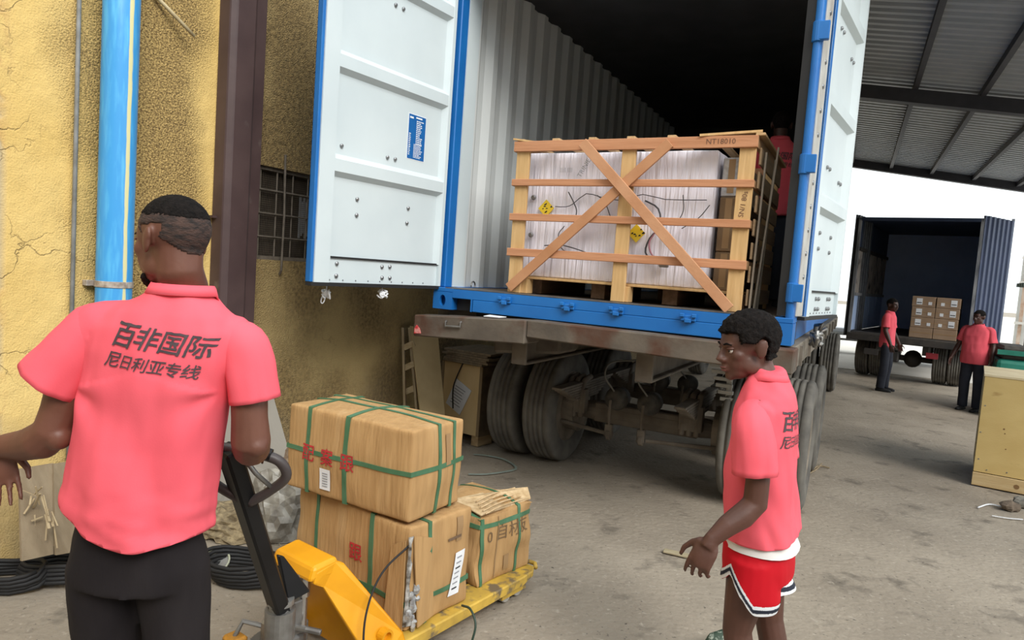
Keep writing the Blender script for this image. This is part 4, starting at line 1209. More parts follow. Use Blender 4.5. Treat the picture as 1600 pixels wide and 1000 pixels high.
    # triangular gusset near the hub
    MB().prism([(0, 0), (0.09, 0.02), (0.02, 0.17), (0, 0.18)], b0 + Vector((0.02, -0.02, 0.03)), (1, -0.2, 0), (-0.15, 0.2, 1), (0, 0.02, 0)).build('gusset', M_BLK, root, bevel=0.004)
    hd = spline([J(388, 786, 2.15), J(420, 768, 2.14), J(447, 745, 2.12), J(438, 722, 2.10), J(412, 711, 2.09), J(385, 706, 2.08), J(352, 700, 2.07), J(318, 698, 2.07), J(300, 708, 2.08), J(310, 735, 2.11), J(345, 762, 2.14), J(380, 782, 2.15)], 60)
    MB().tube(hd, 0.0165, 10).build('handle_loop', mat('handle_grip', (0.050, 0.040, 0.040), (0.075, 0.062, 0.060), 0.45, 8), root, smooth=True)
    MB().cyl(J(424, 711.5, 2.092), J(412, 708, 2.09), 0.020, 12).build('grip_collar', M_BLK, root)
    MB().tube([J(378, 712, 2.06), J(400, 740, 2.10), J(425, 762, 2.13)], 0.008, 6).build('trigger', M_STEEL, root, smooth=True)
    return root
make_jack()
# ------------------------------------------------------------------ far box truck
def make_truck():
    TA = 0.6336
    T_O = Vector((6.878, 13.906, 0))
    root = thing('box_truck', 'dark navy box truck with open rear doors parked at the far end of the yard', 'truck', T_O, -TA)
    navy = mat('navy_paint', (0.020, 0.036, 0.085), (0.035, 0.055, 0.11), 0.6, 4)
    inn = mat('inner_glow_blue', (0.50, 0.64, 0.92), (0.44, 0.58, 0.86), 0.7, 3)  # light blue: haze and glow inside the box put into the colour
    ply = mat('inner_ply', (0.46, 0.40, 0.35), (0.34, 0.30, 0.27), 0.85, 4, spot=(0.06, 0.05, 0.05), spot_scale=4)
    W, Lb, z0, z1 = 2.1, 3.9, 0.93, 3.25
    MB().box((0.04, 0.03, z0-0.06), (W-0.04, Lb, z0)).build('bed', mat('truck_bed', (0.05, 0.045, 0.045), (0.08, 0.07, 0.06), 0.8, 6), root)
    MB().box((0.0, 0.0, z1-0.07), (W, 0.07, z1)).build('header', navy, root, bevel=0.01)
    MB().box((0.0, 0.07, z1-0.03), (W, Lb, z1)).build('roof', navy, root)
    MB().box((0.0, 0.0, z0-0.1), (0.05, 0.08, z1)).build('door_post', mat('worn_post', (0.12, 0.13, 0.15), (0.35, 0.36, 0.38), 0.6, 14, stretch=(1, 1, 0.2)), root)
    MB().box((W-0.05, 0.0, z0-0.1), (W, 0.08, z1)).build('door_post', mat('worn_post', (0.12, 0.13, 0.15)), root)
    for u0, u1 in ((0.0, 0.03), (W-0.03, W)):
        MB().box((u0, 0.08, z0), (u1, Lb, z1-0.03)).build('side_wall', navy, root)
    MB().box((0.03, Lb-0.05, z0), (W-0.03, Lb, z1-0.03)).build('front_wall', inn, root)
    for k in range(4):
        v = 0.09 + 0.93*k
        MB().box((0.03, v, 1.72), (0.045, v+0.88, 2.58)).build('lining_panel', ply, root)
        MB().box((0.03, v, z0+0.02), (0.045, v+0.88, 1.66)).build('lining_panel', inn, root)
    MB().box((0.03, 0.09, 1.66), (0.07, Lb-0.1, 1.72)).build('lashing_rail', mat('pale_rail', (0.26, 0.26, 0.27), None, 0.6), root)
    MB().box((0.03, 0.09, 2.58), (0.08, Lb-0.1, 2.65)).build('lashing_rail', M_DARK, root)
    # doors: left folded back along the side, right swung out
    def leaf(base, ang, n, width, m):
        d = Vector((sin(ang), cos(ang), 0)); nn = Vector((cos(ang), -sin(ang), 0))
        vs = []; fs = []
        pts = []
        step = width/n
        for i in range(n):
            a = i*step
            pts += [(a, 0), (a+step*0.4, 0), (a+step*0.5, 0.03), (a+step*0.9, 0.03)]
        pts.append((width, 0))
        for a, o in pts:
            p = Vector(base) + d*a + nn*o
            vs += [(p.x, p.y, 0.84), (p.x, p.y, 3.30)]
        for i in range(len(pts)-1): fs.append((2*i, 2*i+2, 2*i+3, 2*i+1))
        b = MB().add(vs, fs).build('door', m, root)
        s = b.modifiers.new('s', 'SOLIDIFY'); s.thickness = 0.03
        e = Vector(base) + d*width
        MB().beam((e.x, e.y, 0.82), (e.x, e.y, 3.34), 0.05, 0.05).build('edge_strip', mat('pale_edge', (0.42, 0.46, 0.50), (0.28, 0.31, 0.36), 0.6, 9), b)
        return b
    leaf((W+0.01, 0.0, 0), 1.03-TA, 6, 1.05, mat('navy_door', (0.040, 0.055, 0.11), (0.03, 0.045, 0.09), 0.55, 3))
    lf = leaf((-0.04, 0.02, 0), 0.95-TA-0.2, 7, 1.0, mat('dark_ribbed', (0.045, 0.05, 0.06), (0.08, 0.085, 0.095), 0.6, 6))
    for k in range(3):
        MB().cyl((-0.07-0.04*k, 0.15+0.25*k, 0.84), (-0.07-0.04*k, 0.15+0.25*k, 3.30), 0.018, 8).build('lock_rod', M_STEEL, root)
    MB().box((0.0, -0.06, z0-0.16), (W, 0.03, z0-0.02)).build('tail_beam', M_DARK, root, bevel=0.01)
    for u in (0.55, 1.35):
        MB().box((u, 0.05, z0-0.34), (u+0.1, Lb+1.6, z0-0.06)).build('chassis_rail', M_DARK, root)
    v = 0.95
    MB().cyl((0.1, v, 0.44), (2.0, v, 0.44), 0.06, 10).build('axle', M_DARK, root)
    MB().ell((1.12, v, 0.44), (0.17, 0.2, 0.18)).build('differential', M_DARK, root, smooth=True)
    for u in (0.22, 0.48, 1.62, 1.88):
        wh = new_obj('wheel', TYRE, root); wh.location = (u, v, 0.44); wh.scale = (0.9, 0.88, 0.88)
        new_obj('rim', RIM, wh)
    for u in (0.3, 1.8):
        wh = new_obj('wheel', TYRE, root); wh.location = (u, 5.0, 0.44); wh.scale = (0.9, 0.88, 0.88)
    cab = MB().box((0.05, Lb+0.2, 0.6), (2.05, Lb+1.9, 2.5))
    cab.build('cab', navy, root, bevel=0.1, seg=3)
    bx = MB().box((1.42, 0.02, 0.55), (1.62, 0.07, 0.66)); bx.build('tail_lamp', mat('lamp_red', (0.30, 0.03, 0.04), None, 0.4), root)
    MB().box((0.35, 0.0, 0.5), (0.60, 0.06, 0.62)).build('tail_lamp', M_DARK, root)
    MB().box((0.62, 0.10, 0.40), (0.95, 0.30, 0.62)).build('spare_box', M_DARK, root, bevel=0.02)
    # eight cartons on the tail
    cm = mat('far_carton', (0.34, 0.235, 0.155), (0.29, 0.195, 0.125), 0.85, 5)
    X = Vector((cos(TA), -sin(TA), 0)); Y = Vector((sin(TA), cos(TA), 0))
    rows = ['bottom', 'second', 'third', 'top']
    for r in range(4):
        for c in range(2):
            w, h = 0.395, 0.2
            p = T_O + X*(1.09+0.4*c+0.2+random.uniform(-.008, .008)) + Y*(0.28) + Vector((0, 0, z0+0.002+0.202*r))
            t = thing('shipping_carton', 'brown carton in the %s row on the %s of the stack on the far truck' % (rows[r], ('left', 'right')[c]), 'carton', p, -TA, 'cartons stacked on the far truck')
            MB().box((-w/2+0.003, -0.25, 0), (w/2-0.003, 0.25, h-0.002)).build('box', cm, t, bevel=0.006)
            MB().box((-w/2+0.003, -0.252, h*0.47), (w/2-0.003, -0.249, h*0.53)).build('tape', mat('brown_tape', (0.34, 0.21, 0.10)), t)
            if r > 0:
                lx = 0.04 if c else -0.12
                MB().box((lx, -0.254, 0.04), (lx+0.10, -0.251, 0.16)).build('label', M_WHITE, t)
                MB().box((lx+0.01, -0.256, 0.07), (lx+0.09, -0.2535, 0.085)).build('label_print', M_INK, t)
                MB().box((lx-0.16 if c else lx+0.2, -0.254, 0.04), (lx-0.10 if c else lx+0.26, -0.251, 0.10)).build('label', M_WHITE, t)
make_truck()

# bucket and low trolley by the far truck
p = gz(1366, 566)
t = thing('white_bucket', 'small white bucket standing on the ground left of the far truck', 'bucket', (p.x+0.35, p.y+0.9, 0))
MB().lathe([(0, 0.11), (0.28, 0.14), (0.28, 0.13), (0.02, 0.10)], 18, 'z').build('body', M_WHITE, t)
MB().tube([Vector((0.14*cos(k*PI/8), 0, 0.27+0.1*sin(k*PI/8))) for k in range(9)], 0.006, 5).build('handle', M_STEEL, t)
t = thing('flat_trolley', 'low pale flat trolley on the bright ground beyond the container', 'trolley', gz(1330, 552), -0.2)
MB().box((-1.6, -0.4, 0.52), (1.0, 0.4, 0.60)).build('deck', mat('pale_deck', (0.5, 0.51, 0.5), (0.35, 0.36, 0.36), 0.7, 4), t)
MB().box((-1.6, -0.42, 0.38), (1.0, -0.36, 0.44)).build('rail', M_STEEL, t)
MB().box((-1.2, -0.3, 0.60), (-0.2, 0.3, 0.72)).build('load', M_WHITE, t, bevel=0.02)
for x in (-1.3, 0.7):
    for y in (-0.3, 0.3):
        MB().lathe([(-0.05, 0.19), (0.05, 0.19)], 16, 'y', (x, y, 0.19)).build('wheel', M_RUBBER, t)
        MB().box((x-0.04, y-0.03, 0.19), (x+0.04, y+0.03, 0.52)).build('fork', M_DARK, t)

# ------------------------------------------------------------------ green forklift behind the plywood crate
def make_forklift():
    c = at(1606, 560, 10.3); c.z = 0
    root = thing('green_forklift', 'green forklift with black mast and gas bottle behind the plywood crate', 'forklift', c, -0.5)
    g = mat('forklift_green', (0.012, 0.16, 0.11), (0.02, 0.22, 0.16), 0.5, 5)
    MB().box((-0.45, -0.5, 0.28), (1.6, 0.6, 0.88)).build('body', g, root, bevel=0.06, seg=2)
    MB().box((-0.40, -0.45, 0.88), (-0.02, 0.5, 1.08)).build('counterweight', mat('grimy_black', (0.045, 0.042, 0.038)), root, bevel=0.04)
    MB().box((-0.45, -0.52, 0.95), (0.9, -0.46, 1.02)).build('green_rail', g, root)
    MB().lathe([(-0.28, 0.05), (-0.24, 0.15), (0.24, 0.15), (0.28, 0.05)], 18, 'x', (0.42, -0.15, 1.15)).build('gas_bottle', mat('gas_bottle', (0.05, 0.055, 0.07), (0.09, 0.09, 0.11), 0.4, 6), root, smooth=True)
    MB().box((0.1, -0.4, 0.88), (1.0, 0.3, 1.0)).build('bottle_tray', M_DARK, root)
    for x in (0.0, 1.25):
        MB().box((x, -0.35, 0.9), (x+0.055, -0.29, 2.0)).build('guard_post', mat('guard_green', (0.06, 0.085, 0.07), (0.10, 0.12, 0.10), 0.6, 8), root)
        MB().box((x, 0.45, 0.9), (x+0.055, 0.51, 2.0)).build('guard_post', mat('guard_green', (0.06, 0.085, 0.07)), root)
    for k in range(6):
        MB().box((-0.18, -0.36+0.17*k, 1.98), (1.4, -0.30+0.17*k, 2.04)).build('guard_bar', mat('guard_green', (0.06, 0.085, 0.07)), root)
    t = MB().tube([Vector((0.03+0.15*cos(k*PI/8), -0.42, 1.72+0.05*sin(k*PI/8))) for k in range(16)], 0.022, 6, closed=True)
    t.build('lamp_ring', mat('guard_green', (0.06, 0.085, 0.07)), root)
    MB().box((-0.02, -0.44, 1.45), (0.10, -0.36, 1.68)).build('tail_lamp', M_RUBBER, root)
    for x in (-0.15, 1.2):
        for y in (-0.5, 0.6):
            MB().lathe([(-0.1, 0.26), (-0.08, 0.30), (0.08, 0.30), (0.1, 0.26)], 20, 'y', (x, y, 0.30)).build('wheel', M_RUBBER, root)
make_forklift()

# ------------------------------------------------------------------ plywood crate on the right
def make_ply_crate():
    p = gz(1518, 757)
    ya = 0.60
    root = thing('plywood_crate', 'large pale plywood crate standing on the ground at the right edge', 'crate', p, -ya)
    m = mat('pale_plywood', (0.60, 0.44, 0.175), (0.54, 0.38, 0.14), 0.75, 3, stretch=(0.8, 1, 2), spot=(0.36, 0.22, 0.07), spot_scale=5, spot_lo=0.66, spot_hi=0.76, bump=0.1)
    w, d, h = 1.5, 1.0, 1.02
    MB().box((0.0, 0.0, 0.13), (w, 0.015, h)).build('front_panel', m, root, bevel=0.002)
    MB().box((0.0, 0.017, 0.10), (0.015, d, h)).build('side_panel', m, root)
    MB().box((w-0.015, 0.017, 0.10), (w, d, h)).build('side_panel', m, root)
    MB().box((0.0, d, 0.10), (w, d+0.015, h)).build('back_panel', m, root)
    MB().box((-0.005, -0.004, h), (w+0.005, d+0.02, h+0.018)).build('lid', mat('lid_ply', (0.66, 0.56, 0.36), (0.58, 0.47, 0.28), 0.8, 5), root)
    MB().box((-0.004, -0.018, 0.005), (w, 0.0, 0.125)).build('skirt_board', wood('skirt', (0.56, 0.42, 0.22), (0.48, 0.33, 0.15), 'x', knot=(0.28, 0.16, 0.06)), root, bevel=0.003)
    for x in (0.05, 0.7, 1.35):
        MB().box((x, 0.02, 0.0), (x+0.1, d, 0.10)).build('skid', wood('old_bearer', (0.22, 0.13, 0.08), (0.15, 0.09, 0.05), 'y'), root)
    for x, z in ((0.02, 0.50), (0.03, 0.25), (0.03, 0.75), (0.10, 0.16), (0.25, 0.17)):
        MB().lathe([(-0.003, 0.006), (0.0, 0.006)], 8, 'y', (x, 0, z)).build('nail', M_BOLT, root)
    for x, z, r in ((0.19, 0.56, 0.008), (0.20, 0.52, 0.006), (0.22, 0.38, 0.006), (0.39, 0.53, 0.02), (0.33, 0.06, 0.022)):
        MB().lathe([(-0.0012 if z > 0.13 else -0.0192, r), (0.0 if z > 0.13 else -0.018, r)], 8, 'y', (x, 0, z)).build('knot', mat('knot', (0.20, 0.11, 0.04)), root)
make_ply_crate()
def stone(px, py, r, label, seed, m=None, z=0.0):
    c = gz(px, py)
    b = MB().ell((0, 0, 0), (r, r*0.8, r*0.62), nu=10, nv=7)
    for i, v in enumerate(b.v):
        n = 1 + 0.35*noise.noise(v*(2.2/r)+Vector((seed, 0, 0)))
        b.v[i] = Vector((v.x*n, v.y*n, max(v.z*n, -r*0.45)))
    o = b.build('stone', m or mat('brown_stone', (0.17, 0.13, 0.095), (0.10, 0.075, 0.055), 0.9, 20, bump=0.4))
    o.location = c + Vector((0, 0, r*0.42))
    tag(o, label, 'stone')
stone(1578, 797, 0.075, 'brown lump of rubble in front of the plywood crate', 1)
stone(1598, 792, 0.085, 'grey lump of rubble at the right edge before the plywood crate', 5, mat('grey_stone', (0.25, 0.235, 0.20), (0.17, 0.155, 0.13), 0.9, 20, bump=0.4))
def strip(name, pts, w, m, label, cat, z=0.004, tube=False):
    P = [gz(x, y, z) for x, y in pts]
    b = MB()
    if tube: b.tube(spline(P, 16), w, 6)
    else:
        Q = spline(P, 20); rings = []
        for i, q in enumerate(Q):
            t = (Q[min(i+1, len(Q)-1)] - Q[max(i-1, 0)]).normalized(); s_ = Vector((-t.y, t.x, 0))*w/2
            rings.append([q - s_, q + s_, q + s_ + Vector((0, 0, 0.004)), q - s_ + Vector((0, 0, 0.004))])
        b.loft(rings, True)
    tag(b.build(name, m), label, cat)
strip('white_string', [(1528, 793), (1545, 788), (1562, 791), (1575, 794)], 0.006, M_WHITE, 'thin white string lying on the ground by the brown rubble', 'string', tube=True)
strip('white_strip', [(1550, 806), (1575, 810), (1598, 812)], 0.012, M_WHITE, 'pale strip on the ground at the right edge', 'strip')
strip('pale_strap', [(732, 741), (760, 741), (790, 737), (806, 733), (802, 726), (785, 717), (760, 712), (740, 710)], 0.022, mat('pale_green_strap', (0.34, 0.42, 0.38), (0.25, 0.30, 0.27), 0.5, 6), 'pale green packing strap curling on the ground behind the small carton', 'strap')
strip('dry_twig', [(1268, 735), (1280, 728), (1296, 731)], 0.008, mat('twig', (0.34, 0.27, 0.17), (0.24, 0.18, 0.11), 0.9, 10), 'thin dry twig on the ground right of the boy', 'twig', z=0.01, tube=True)
strip('dry_twig', [(1262, 741), (1276, 733), (1284, 724)], 0.006, mat('twig', (0.34, 0.27, 0.17)), 'second thin dry twig crossing the first right of the boy', 'twig', z=0.012, tube=True)
# split lath on the ground left of the boy
a, b_ = gz(1037, 860, 0.01), gz(1076, 869, 0.01)
tag(MB().beam(a, b_, 0.05, 0.014).build('wood_lath', wood('grey_offcut', (0.40, 0.34, 0.22), (0.30, 0.25, 0.16), 'x'), None, bevel=0.003), 'splintered wooden offcut on the ground by the boy in shorts', 'wood offcut')
# dark green shoe lying by the boy
p = gz(1136, 1016)
t = thing('canvas_shoe', 'dark green speckled shoe on the ground at the lower frame edge', 'shoe', p, 0.4)
s_ = MB()
rg = []
for x, w, h in ((-0.12, 0.025, 0.05), (-0.10, 0.036, 0.075), (-0.03, 0.036, 0.085), (0.04, 0.042, 0.06), (0.10, 0.040, 0.045), (0.135, 0.02, 0.03)):
    rg.append([Vector((x, w*cos(k*PI/5), 0.02+h*abs(sin(k*PI/5)) if k <= 5 else 0.02)) for k in range(10)])
s_.loft(rg, True).build('upper', mat('shoe_green', (0.03, 0.055, 0.035), (0.30, 0.34, 0.28), 0.7, 60, lo=0.5, hi=0.62), t, smooth=True)
MB().prism([(-0.13, -0.03), (0.0, -0.04), (0.10, -0.045), (0.145, 0.0), (0.10, 0.045), (0.0, 0.04), (-0.13, 0.03)], (0, 0, 0), (1, 0, 0), (0, 1, 0), (0, 0, 0.022)).build('sole', M_RUBBER, t)

# pale building far behind
bd = thing('pale_building', 'pale far building with pipe frames behind the open truck door', 'building', (17.5, 21.0, 0), -0.75)
MB().box((-1.6, 0, 0), (8, 0.3, 3.9)).build('wall', mat('pale_wall', (0.62, 0.63, 0.60), (0.52, 0.52, 0.49), 0.9, 2), bd)
for k in range(6):
    x = -1.5 + 0.75*k
    MB().box((x, -0.15, 0), (x+0.09, -0.05, 3.7)).build('upright', mat('rusty_pipe', (0.34, 0.22, 0.15), (0.45, 0.36, 0.29), 0.8, 6), bd)
for z in (1.1, 2.4, 3.2):
    MB().box((-1.6, -0.22, z), (8, -0.15, z+0.08)).build('crossbar', mat('pale_pipe', (0.52, 0.50, 0.46), None, 0.8), bd)

# ------------------------------------------------------------------ boxes and boards beside the trailer, left
def make_side_boxes():
    c = at(748, 674, 6.25)
    m = mat('plywood', (0.55, 0.40, 0.20))
    yaw = 0.62
    for i, (off, w, d, h, lab) in enumerate((((0, 0), 0.50, 0.26, 0.66, 'plywood packing box with a skewed paper label beside the trailer wheels'),
                                            ((0.0, 0.29), 0.50, 0.60, 0.64, 'plywood packing box with pale label half hidden behind the trailer tyre'))):
        X = Vector((cos(yaw), -sin(yaw), 0)); Y = Vector((sin(yaw), cos(yaw), 0))
        p = Vector((c.x, c.y, 0)) + Y*off[1] 
        t = thing('packing_box', lab, 'box', p, -yaw, 'plywood boxes beside the trailer')
        MB().box((-w, 0, 0.10), (0, d, 0.10+h)).build('body', m, t, bevel=0.003)
        for x in (-w+0.02, -0.10):
            MB().box((x, 0.02, 0.0), (x+0.08, d-0.02, 0.10)).build('skid', wood('skid_pale', (0.50, 0.36, 0.20), (0.38, 0.26, 0.13), 'y'), t, bevel=0.003)
        MB().box((-0.012, -0.004, 0.10), (0.004, d+0.004, 0.10+h+0.002)).build('edge_strip', mat('edge_dark', (0.12, 0.085, 0.05), (0.2, 0.14, 0.08), 0.9, 8), t)
        if i == 0:
            for x0 in (-w, -0.03):
                MB().box((x0, -0.006, 0.10), (x0+0.03, 0.0, 0.10+h)).build('batten', mat('edge_dark2', (0.28, 0.20, 0.11)), t)
            lb = MB().prism([(-0.11, -0.13), (0.09, -0.15), (0.12, 0.13), (-0.09, 0.15)], (-0.27, -0.009, 0.44), (0.94, 0, -0.34), (0.34, 0, 0.94), (0, 0.004, 0)).build('paper_label', M_WHITE, t)
            for k in range(7):
                MB().prism([(-0.07, 0), (0.06-0.01*(k % 3), 0), (0.06-0.01*(k % 3), 0.008), (-0.07, 0.008)], (-0.27, -0.0105, 0.44), (0.94, 0, -0.34), (0.34, 0, 0.94), (0, 0.001, 0)).xf(Matrix.Translation((0.34*(0.08-0.028*k), 0, 0.94*(0.08-0.028*k)))).build('label_print', mat('grey_print', (0.3, 0.31, 0.34)), lb)
            MB().tube(spline([(-0.22, -0.012, 0.80), (-0.30, -0.016, 0.62), (-0.33, -0.02, 0.50), (-0.315, -0.02, 0.32)], 14), 0.006, 6).build('cord', M_RUBBER, t)
        else:
            MB().box((0.0, 0.12, 0.40), (0.005, 0.30, 0.64)).build('paper_label', mat('blue_white', (0.45, 0.52, 0.60)), t)
    # loose boards stacked on top
    rnd = random.Random(4)
    top = 0.772
    for k in range(6):
        X = Vector((cos(yaw), -sin(yaw), 0)); Y = Vector((sin(yaw), cos(yaw), 0))
        b = thing('loose_board', ['lowest', 'second', 'third', 'fourth', 'fifth', 'topmost'][k] + ' grey board of the pile on the plywood packing box', 'board', Vector((c.x, c.y, top + 0.021*k)) + X*(-0.18+rnd.uniform(-.03, .03)) - Y*0.02, -yaw + rnd.uniform(-.06, .06), 'boards piled on the packing box')
        MB().box((-0.27+rnd.uniform(-.02, .03), -0.03, 0), (0.25+rnd.uniform(-.04, .07), 0.55, 0.019)).build('plank', mat('grey_board', (0.26, 0.20, 0.13), (0.17, 0.13, 0.085), 0.9, 8, stretch=(3, 1, 1)), b)
make_side_boxes()
def leaning(name, quad, Y, label, cat, m, th=0.02, group=None):
    "a board given by four seen corners and their depths"
    P = [at(x, y, yy) for (x, y), yy in zip(quad, Y)]
    n = (P[1]-P[0]).cross(P[3]-P[0]).normalized()*th
    b = MB().hexa([P[0], P[1], P[2], P[3], P[0]+n, P[1]+n, P[2]+n, P[3]+n])
    return tag(b.build(name, m, None, bevel=0.002), label, cat, group)
leaning('plywood_sheet', [(641, 509), (684, 516), (699, 690), (664, 700)], [5.95, 6.1, 5.8, 5.65], 'tall plywood sheet leaning on the wall beside the packing box', 'board', mat('tan_sheet', (0.46, 0.35, 0.19), (0.37, 0.275, 0.14), 0.9, 4), 0.018)
t = thing('wooden_pallet', 'narrow slatted pallet frame standing against the yellow wall', 'pallet', Vector((at(640, 690, 5.95).x, 5.95, 0)), 0)
base = t.location.copy()
for (p, q) in (((630, 512), (634, 690)), ((640, 512), (656, 690))):
    MB().beam(at(*p, 5.98)-base, at(*q, 5.88)-base, 0.02, 0.06, up=(0, 1, 0)).build('stile', wood('grey_offcut2', (0.42, 0.33, 0.20), (0.32, 0.24, 0.14), 'z'), t)
for y0 in (540, 572, 610, 648):
    MB().beam(at(632, y0+3, 5.95)-base, at(648, y0-4, 5.92)-base, 0.03, 0.05).build('slat', wood('pale_slat', (0.52, 0.42, 0.26), (0.42, 0.32, 0.18), 'x'), t)
# splintered plywood sheet by the wall, left of the near man
M_OLD = mat('old_plywood', (0.29, 0.225, 0.145), (0.23, 0.175, 0.11), 0.9, 4, stretch=(5, 5, 0.5), spot=(0.24, 0.18, 0.11), spot_scale=2, bump=0.2)
t = thing('splintered_sheet', 'old splintered plywood sheet leaning on the yellow wall behind the near man', 'board', gz(80, 880), 0)
base = t.location.copy()
P = [at(x, y, Y)-base for x, y, Y in ((30, 733, 3.15), (84, 724, 3.32), (84, 866, 3.12), (34, 877, 2.98))]
n = Vector((0.84, -0.48, 0.1))*-0.016
MB().hexa(P + [p+n for p in P]).build('panel', M_OLD, t)
P = [at(x, y, Y)-base for x, y, Y in ((82, 725, 3.31), (140, 716, 3.50), (140, 858, 3.30), (86, 867, 3.11))]
MB().hexa([p - n*0.6 for p in P] + [p+n*0.4 for p in P]).build('panel', M_OLD, t)
rnd = random.Random(21)
for k in range(16):
    q = at(64+rnd.uniform(-16, 18), 795+rnd.uniform(-25, 25), 3.12) - base
    q2 = q + Vector((rnd.uniform(-.05, .07), -0.02-rnd.random()*0.04, rnd.uniform(-.14, .10)))
    MB().beam(q, q2, rnd.uniform(.004, .012), 0.004).build('splinter', mat('splinter', (0.42, 0.33, 0.20), (0.32, 0.24, 0.14), 0.9, 10), t)
# grey cement sheet leaning behind the jack handle
P = [(300, 640), (425, 612), (462, 742), (452, 800), (310, 850)]
Yd = [4.15, 4.45, 4.45, 4.25, 3.95]
V = [at(x, y, d) for (x, y), d in zip(P, Yd)]
nn = (W_N*-0.02)
b = MB().add(V + [v+nn for v in V], [(0,1,2,3,4), (9,8,7,6,5)] + [(i, 5+i, 5+(i+1) % 5, (i+1) % 5) for i in range(5)])
tag(b.build('cement_sheet', mat('cement_grey', (0.27, 0.25, 0.215), (0.22, 0.20, 0.17), 0.9, 3, bump=0.1)), 'broken grey cement sheet leaning on the wall behind the jack handle', 'sheet')
# dark lump of shade cloth at the far left
def crumple(name, px, py, Y, r, label, cat, m, seed, sq=(1, 1, 0.7), amp=0.5):
    b = bmesh.new(); bmesh.ops.create_icosphere(b, subdivisions=4, radius=1.0)
    for v in b.verts:
        p = v.co.copy()
        d = 1 + amp*noise.noise(p*1.6+Vector((seed, 0, 0))) + amp*0.45*(1-2*abs(noise.noise(p*4+Vector((0, seed, 0))))) + amp*0.2*noise.noise(p*11)
        v.co = Vector((p.x*r*sq[0]*d, p.y*r*sq[1]*d, max(p.z*r*sq[2]*d, -0.35*r*sq[2])))
    me = bpy.data.meshes.new(name); b.to_mesh(me); b.free(); me.materials.append(m)
    o = new_obj(name, me)
    c = gz(px, py); o.location = Vector((c.x, c.y, 0.35*r*sq[2])) if Y is None else Vector((at(px, py, Y).x, Y, 0.35*r*sq[2]))
    return tag(o, label, cat)
M_GREY = mat('grey_cloth', (0.16, 0.15, 0.13), (0.09, 0.085, 0.075), 0.9, 6)
M_PLAS = mat('dirty_plastic', (0.42, 0.40, 0.35), (0.20, 0.18, 0.15), 0.4, 14, bump=0.5, bscale=25)
M_STRAWM = mat('straw_litter', (0.33, 0.26, 0.15), (0.15, 0.115, 0.07), 0.95, 30, bump=0.8, bscale=40)
crumple('plastic_wrap', 438, 815, 4.0, 0.20, 'crumpled dirty plastic wrap heaped behind the jack handle', 'plastic wrap', M_PLAS, 8.0, (1.0, 0.7, 1.2))
crumple('plastic_wrap', 470, 772, 4.45, 0.18, 'crumpled brown plastic wrap against the wall behind the cartons', 'plastic wrap', mat('brown_plastic', (0.30, 0.22, 0.14), (0.16, 0.11, 0.07), 0.5, 14, bump=0.5), 2.0, (0.9, 0.7, 1.5))
crumple('straw_heap', 358, 850, 3.95, 0.18, 'low heap of straw litter and dust behind the near man', 'litter', M_STRAWM, 5.0, (1.2, 0.8, 0.6))
rnd = random.Random(31)
st = MB()
for k in range(150):
    px, py = rnd.uniform(345, 458), rnd.uniform(780, 880)
    q = at(px, py, 3.75 + (880-py)*0.004); q2 = q + Vector((rnd.uniform(-.09, .09), rnd.uniform(-.06, .06), rnd.uniform(-.04, .07)))
    st.tube([q, (q+q2)/2+Vector((0, 0, rnd.uniform(-.01, .03))), q2], 0.003, 4)
o = st.build('straw', mat('straw', (0.46, 0.38, 0.24), (0.30, 0.23, 0.13), 0.9, 20)); tag(o, 'scattered straw and fibre on the litter behind the jack', 'straw', kind='stuff')
# black cable coils on the floor
def coil(px, py, Y, r, turns, label, seed):
    rnd = random.Random(seed)
    c = at(px, py, Y); pts = []
    n = turns*18
    for k in range(n):
        a = 2*PI*k/18
        rr = r*(1+0.18*sin(k*0.37+seed)+rnd.uniform(-.03, .03))
        pts.append(Vector((c.x+rr*cos(a), Y+0.6*rr*sin(a), 0.02+0.018*(k//18)+0.012*sin(a*2+seed))))
    tag(MB().tube(pts, 0.011, 6).build('cable_coil', M_RUBBER, None, smooth=True), label, 'cable', 'black cable coils along the wall')
coil(8, 890, 3.15, 0.17, 5, 'coil of black cable at the left edge below the splintered sheet', 1)
coil(100, 905, 3.25, 0.18, 5, 'coil of black cable between the splintered sheet and the near man', 4)
coil(388, 885, 3.40, 0.20, 6, 'coil of black cable behind the near man beside the pallet jack', 2)
c = gz(352, 862); t = thing('tin_lid', 'round pale tin lid lying by the cable coils', 'lid', c + Vector((0.05, -0.25, 0.05)))
MB().lathe([(0, 0.075), (0.012, 0.078), (0.014, 0.07), (0.004, 0.066)], 20, 'z').xf(Matrix.Rotation(0.5, 4, 'X')).build('disc', mat('lid_green', (0.40, 0.42, 0.30), (0.30, 0.31, 0.24), 0.5, 8), t)
MB().lathe([(0.004, 0.066), (0.006, 0.0)], 20, 'z').xf(Matrix.Rotation(0.5, 4, 'X')).build('inlay', M_STEEL, t)
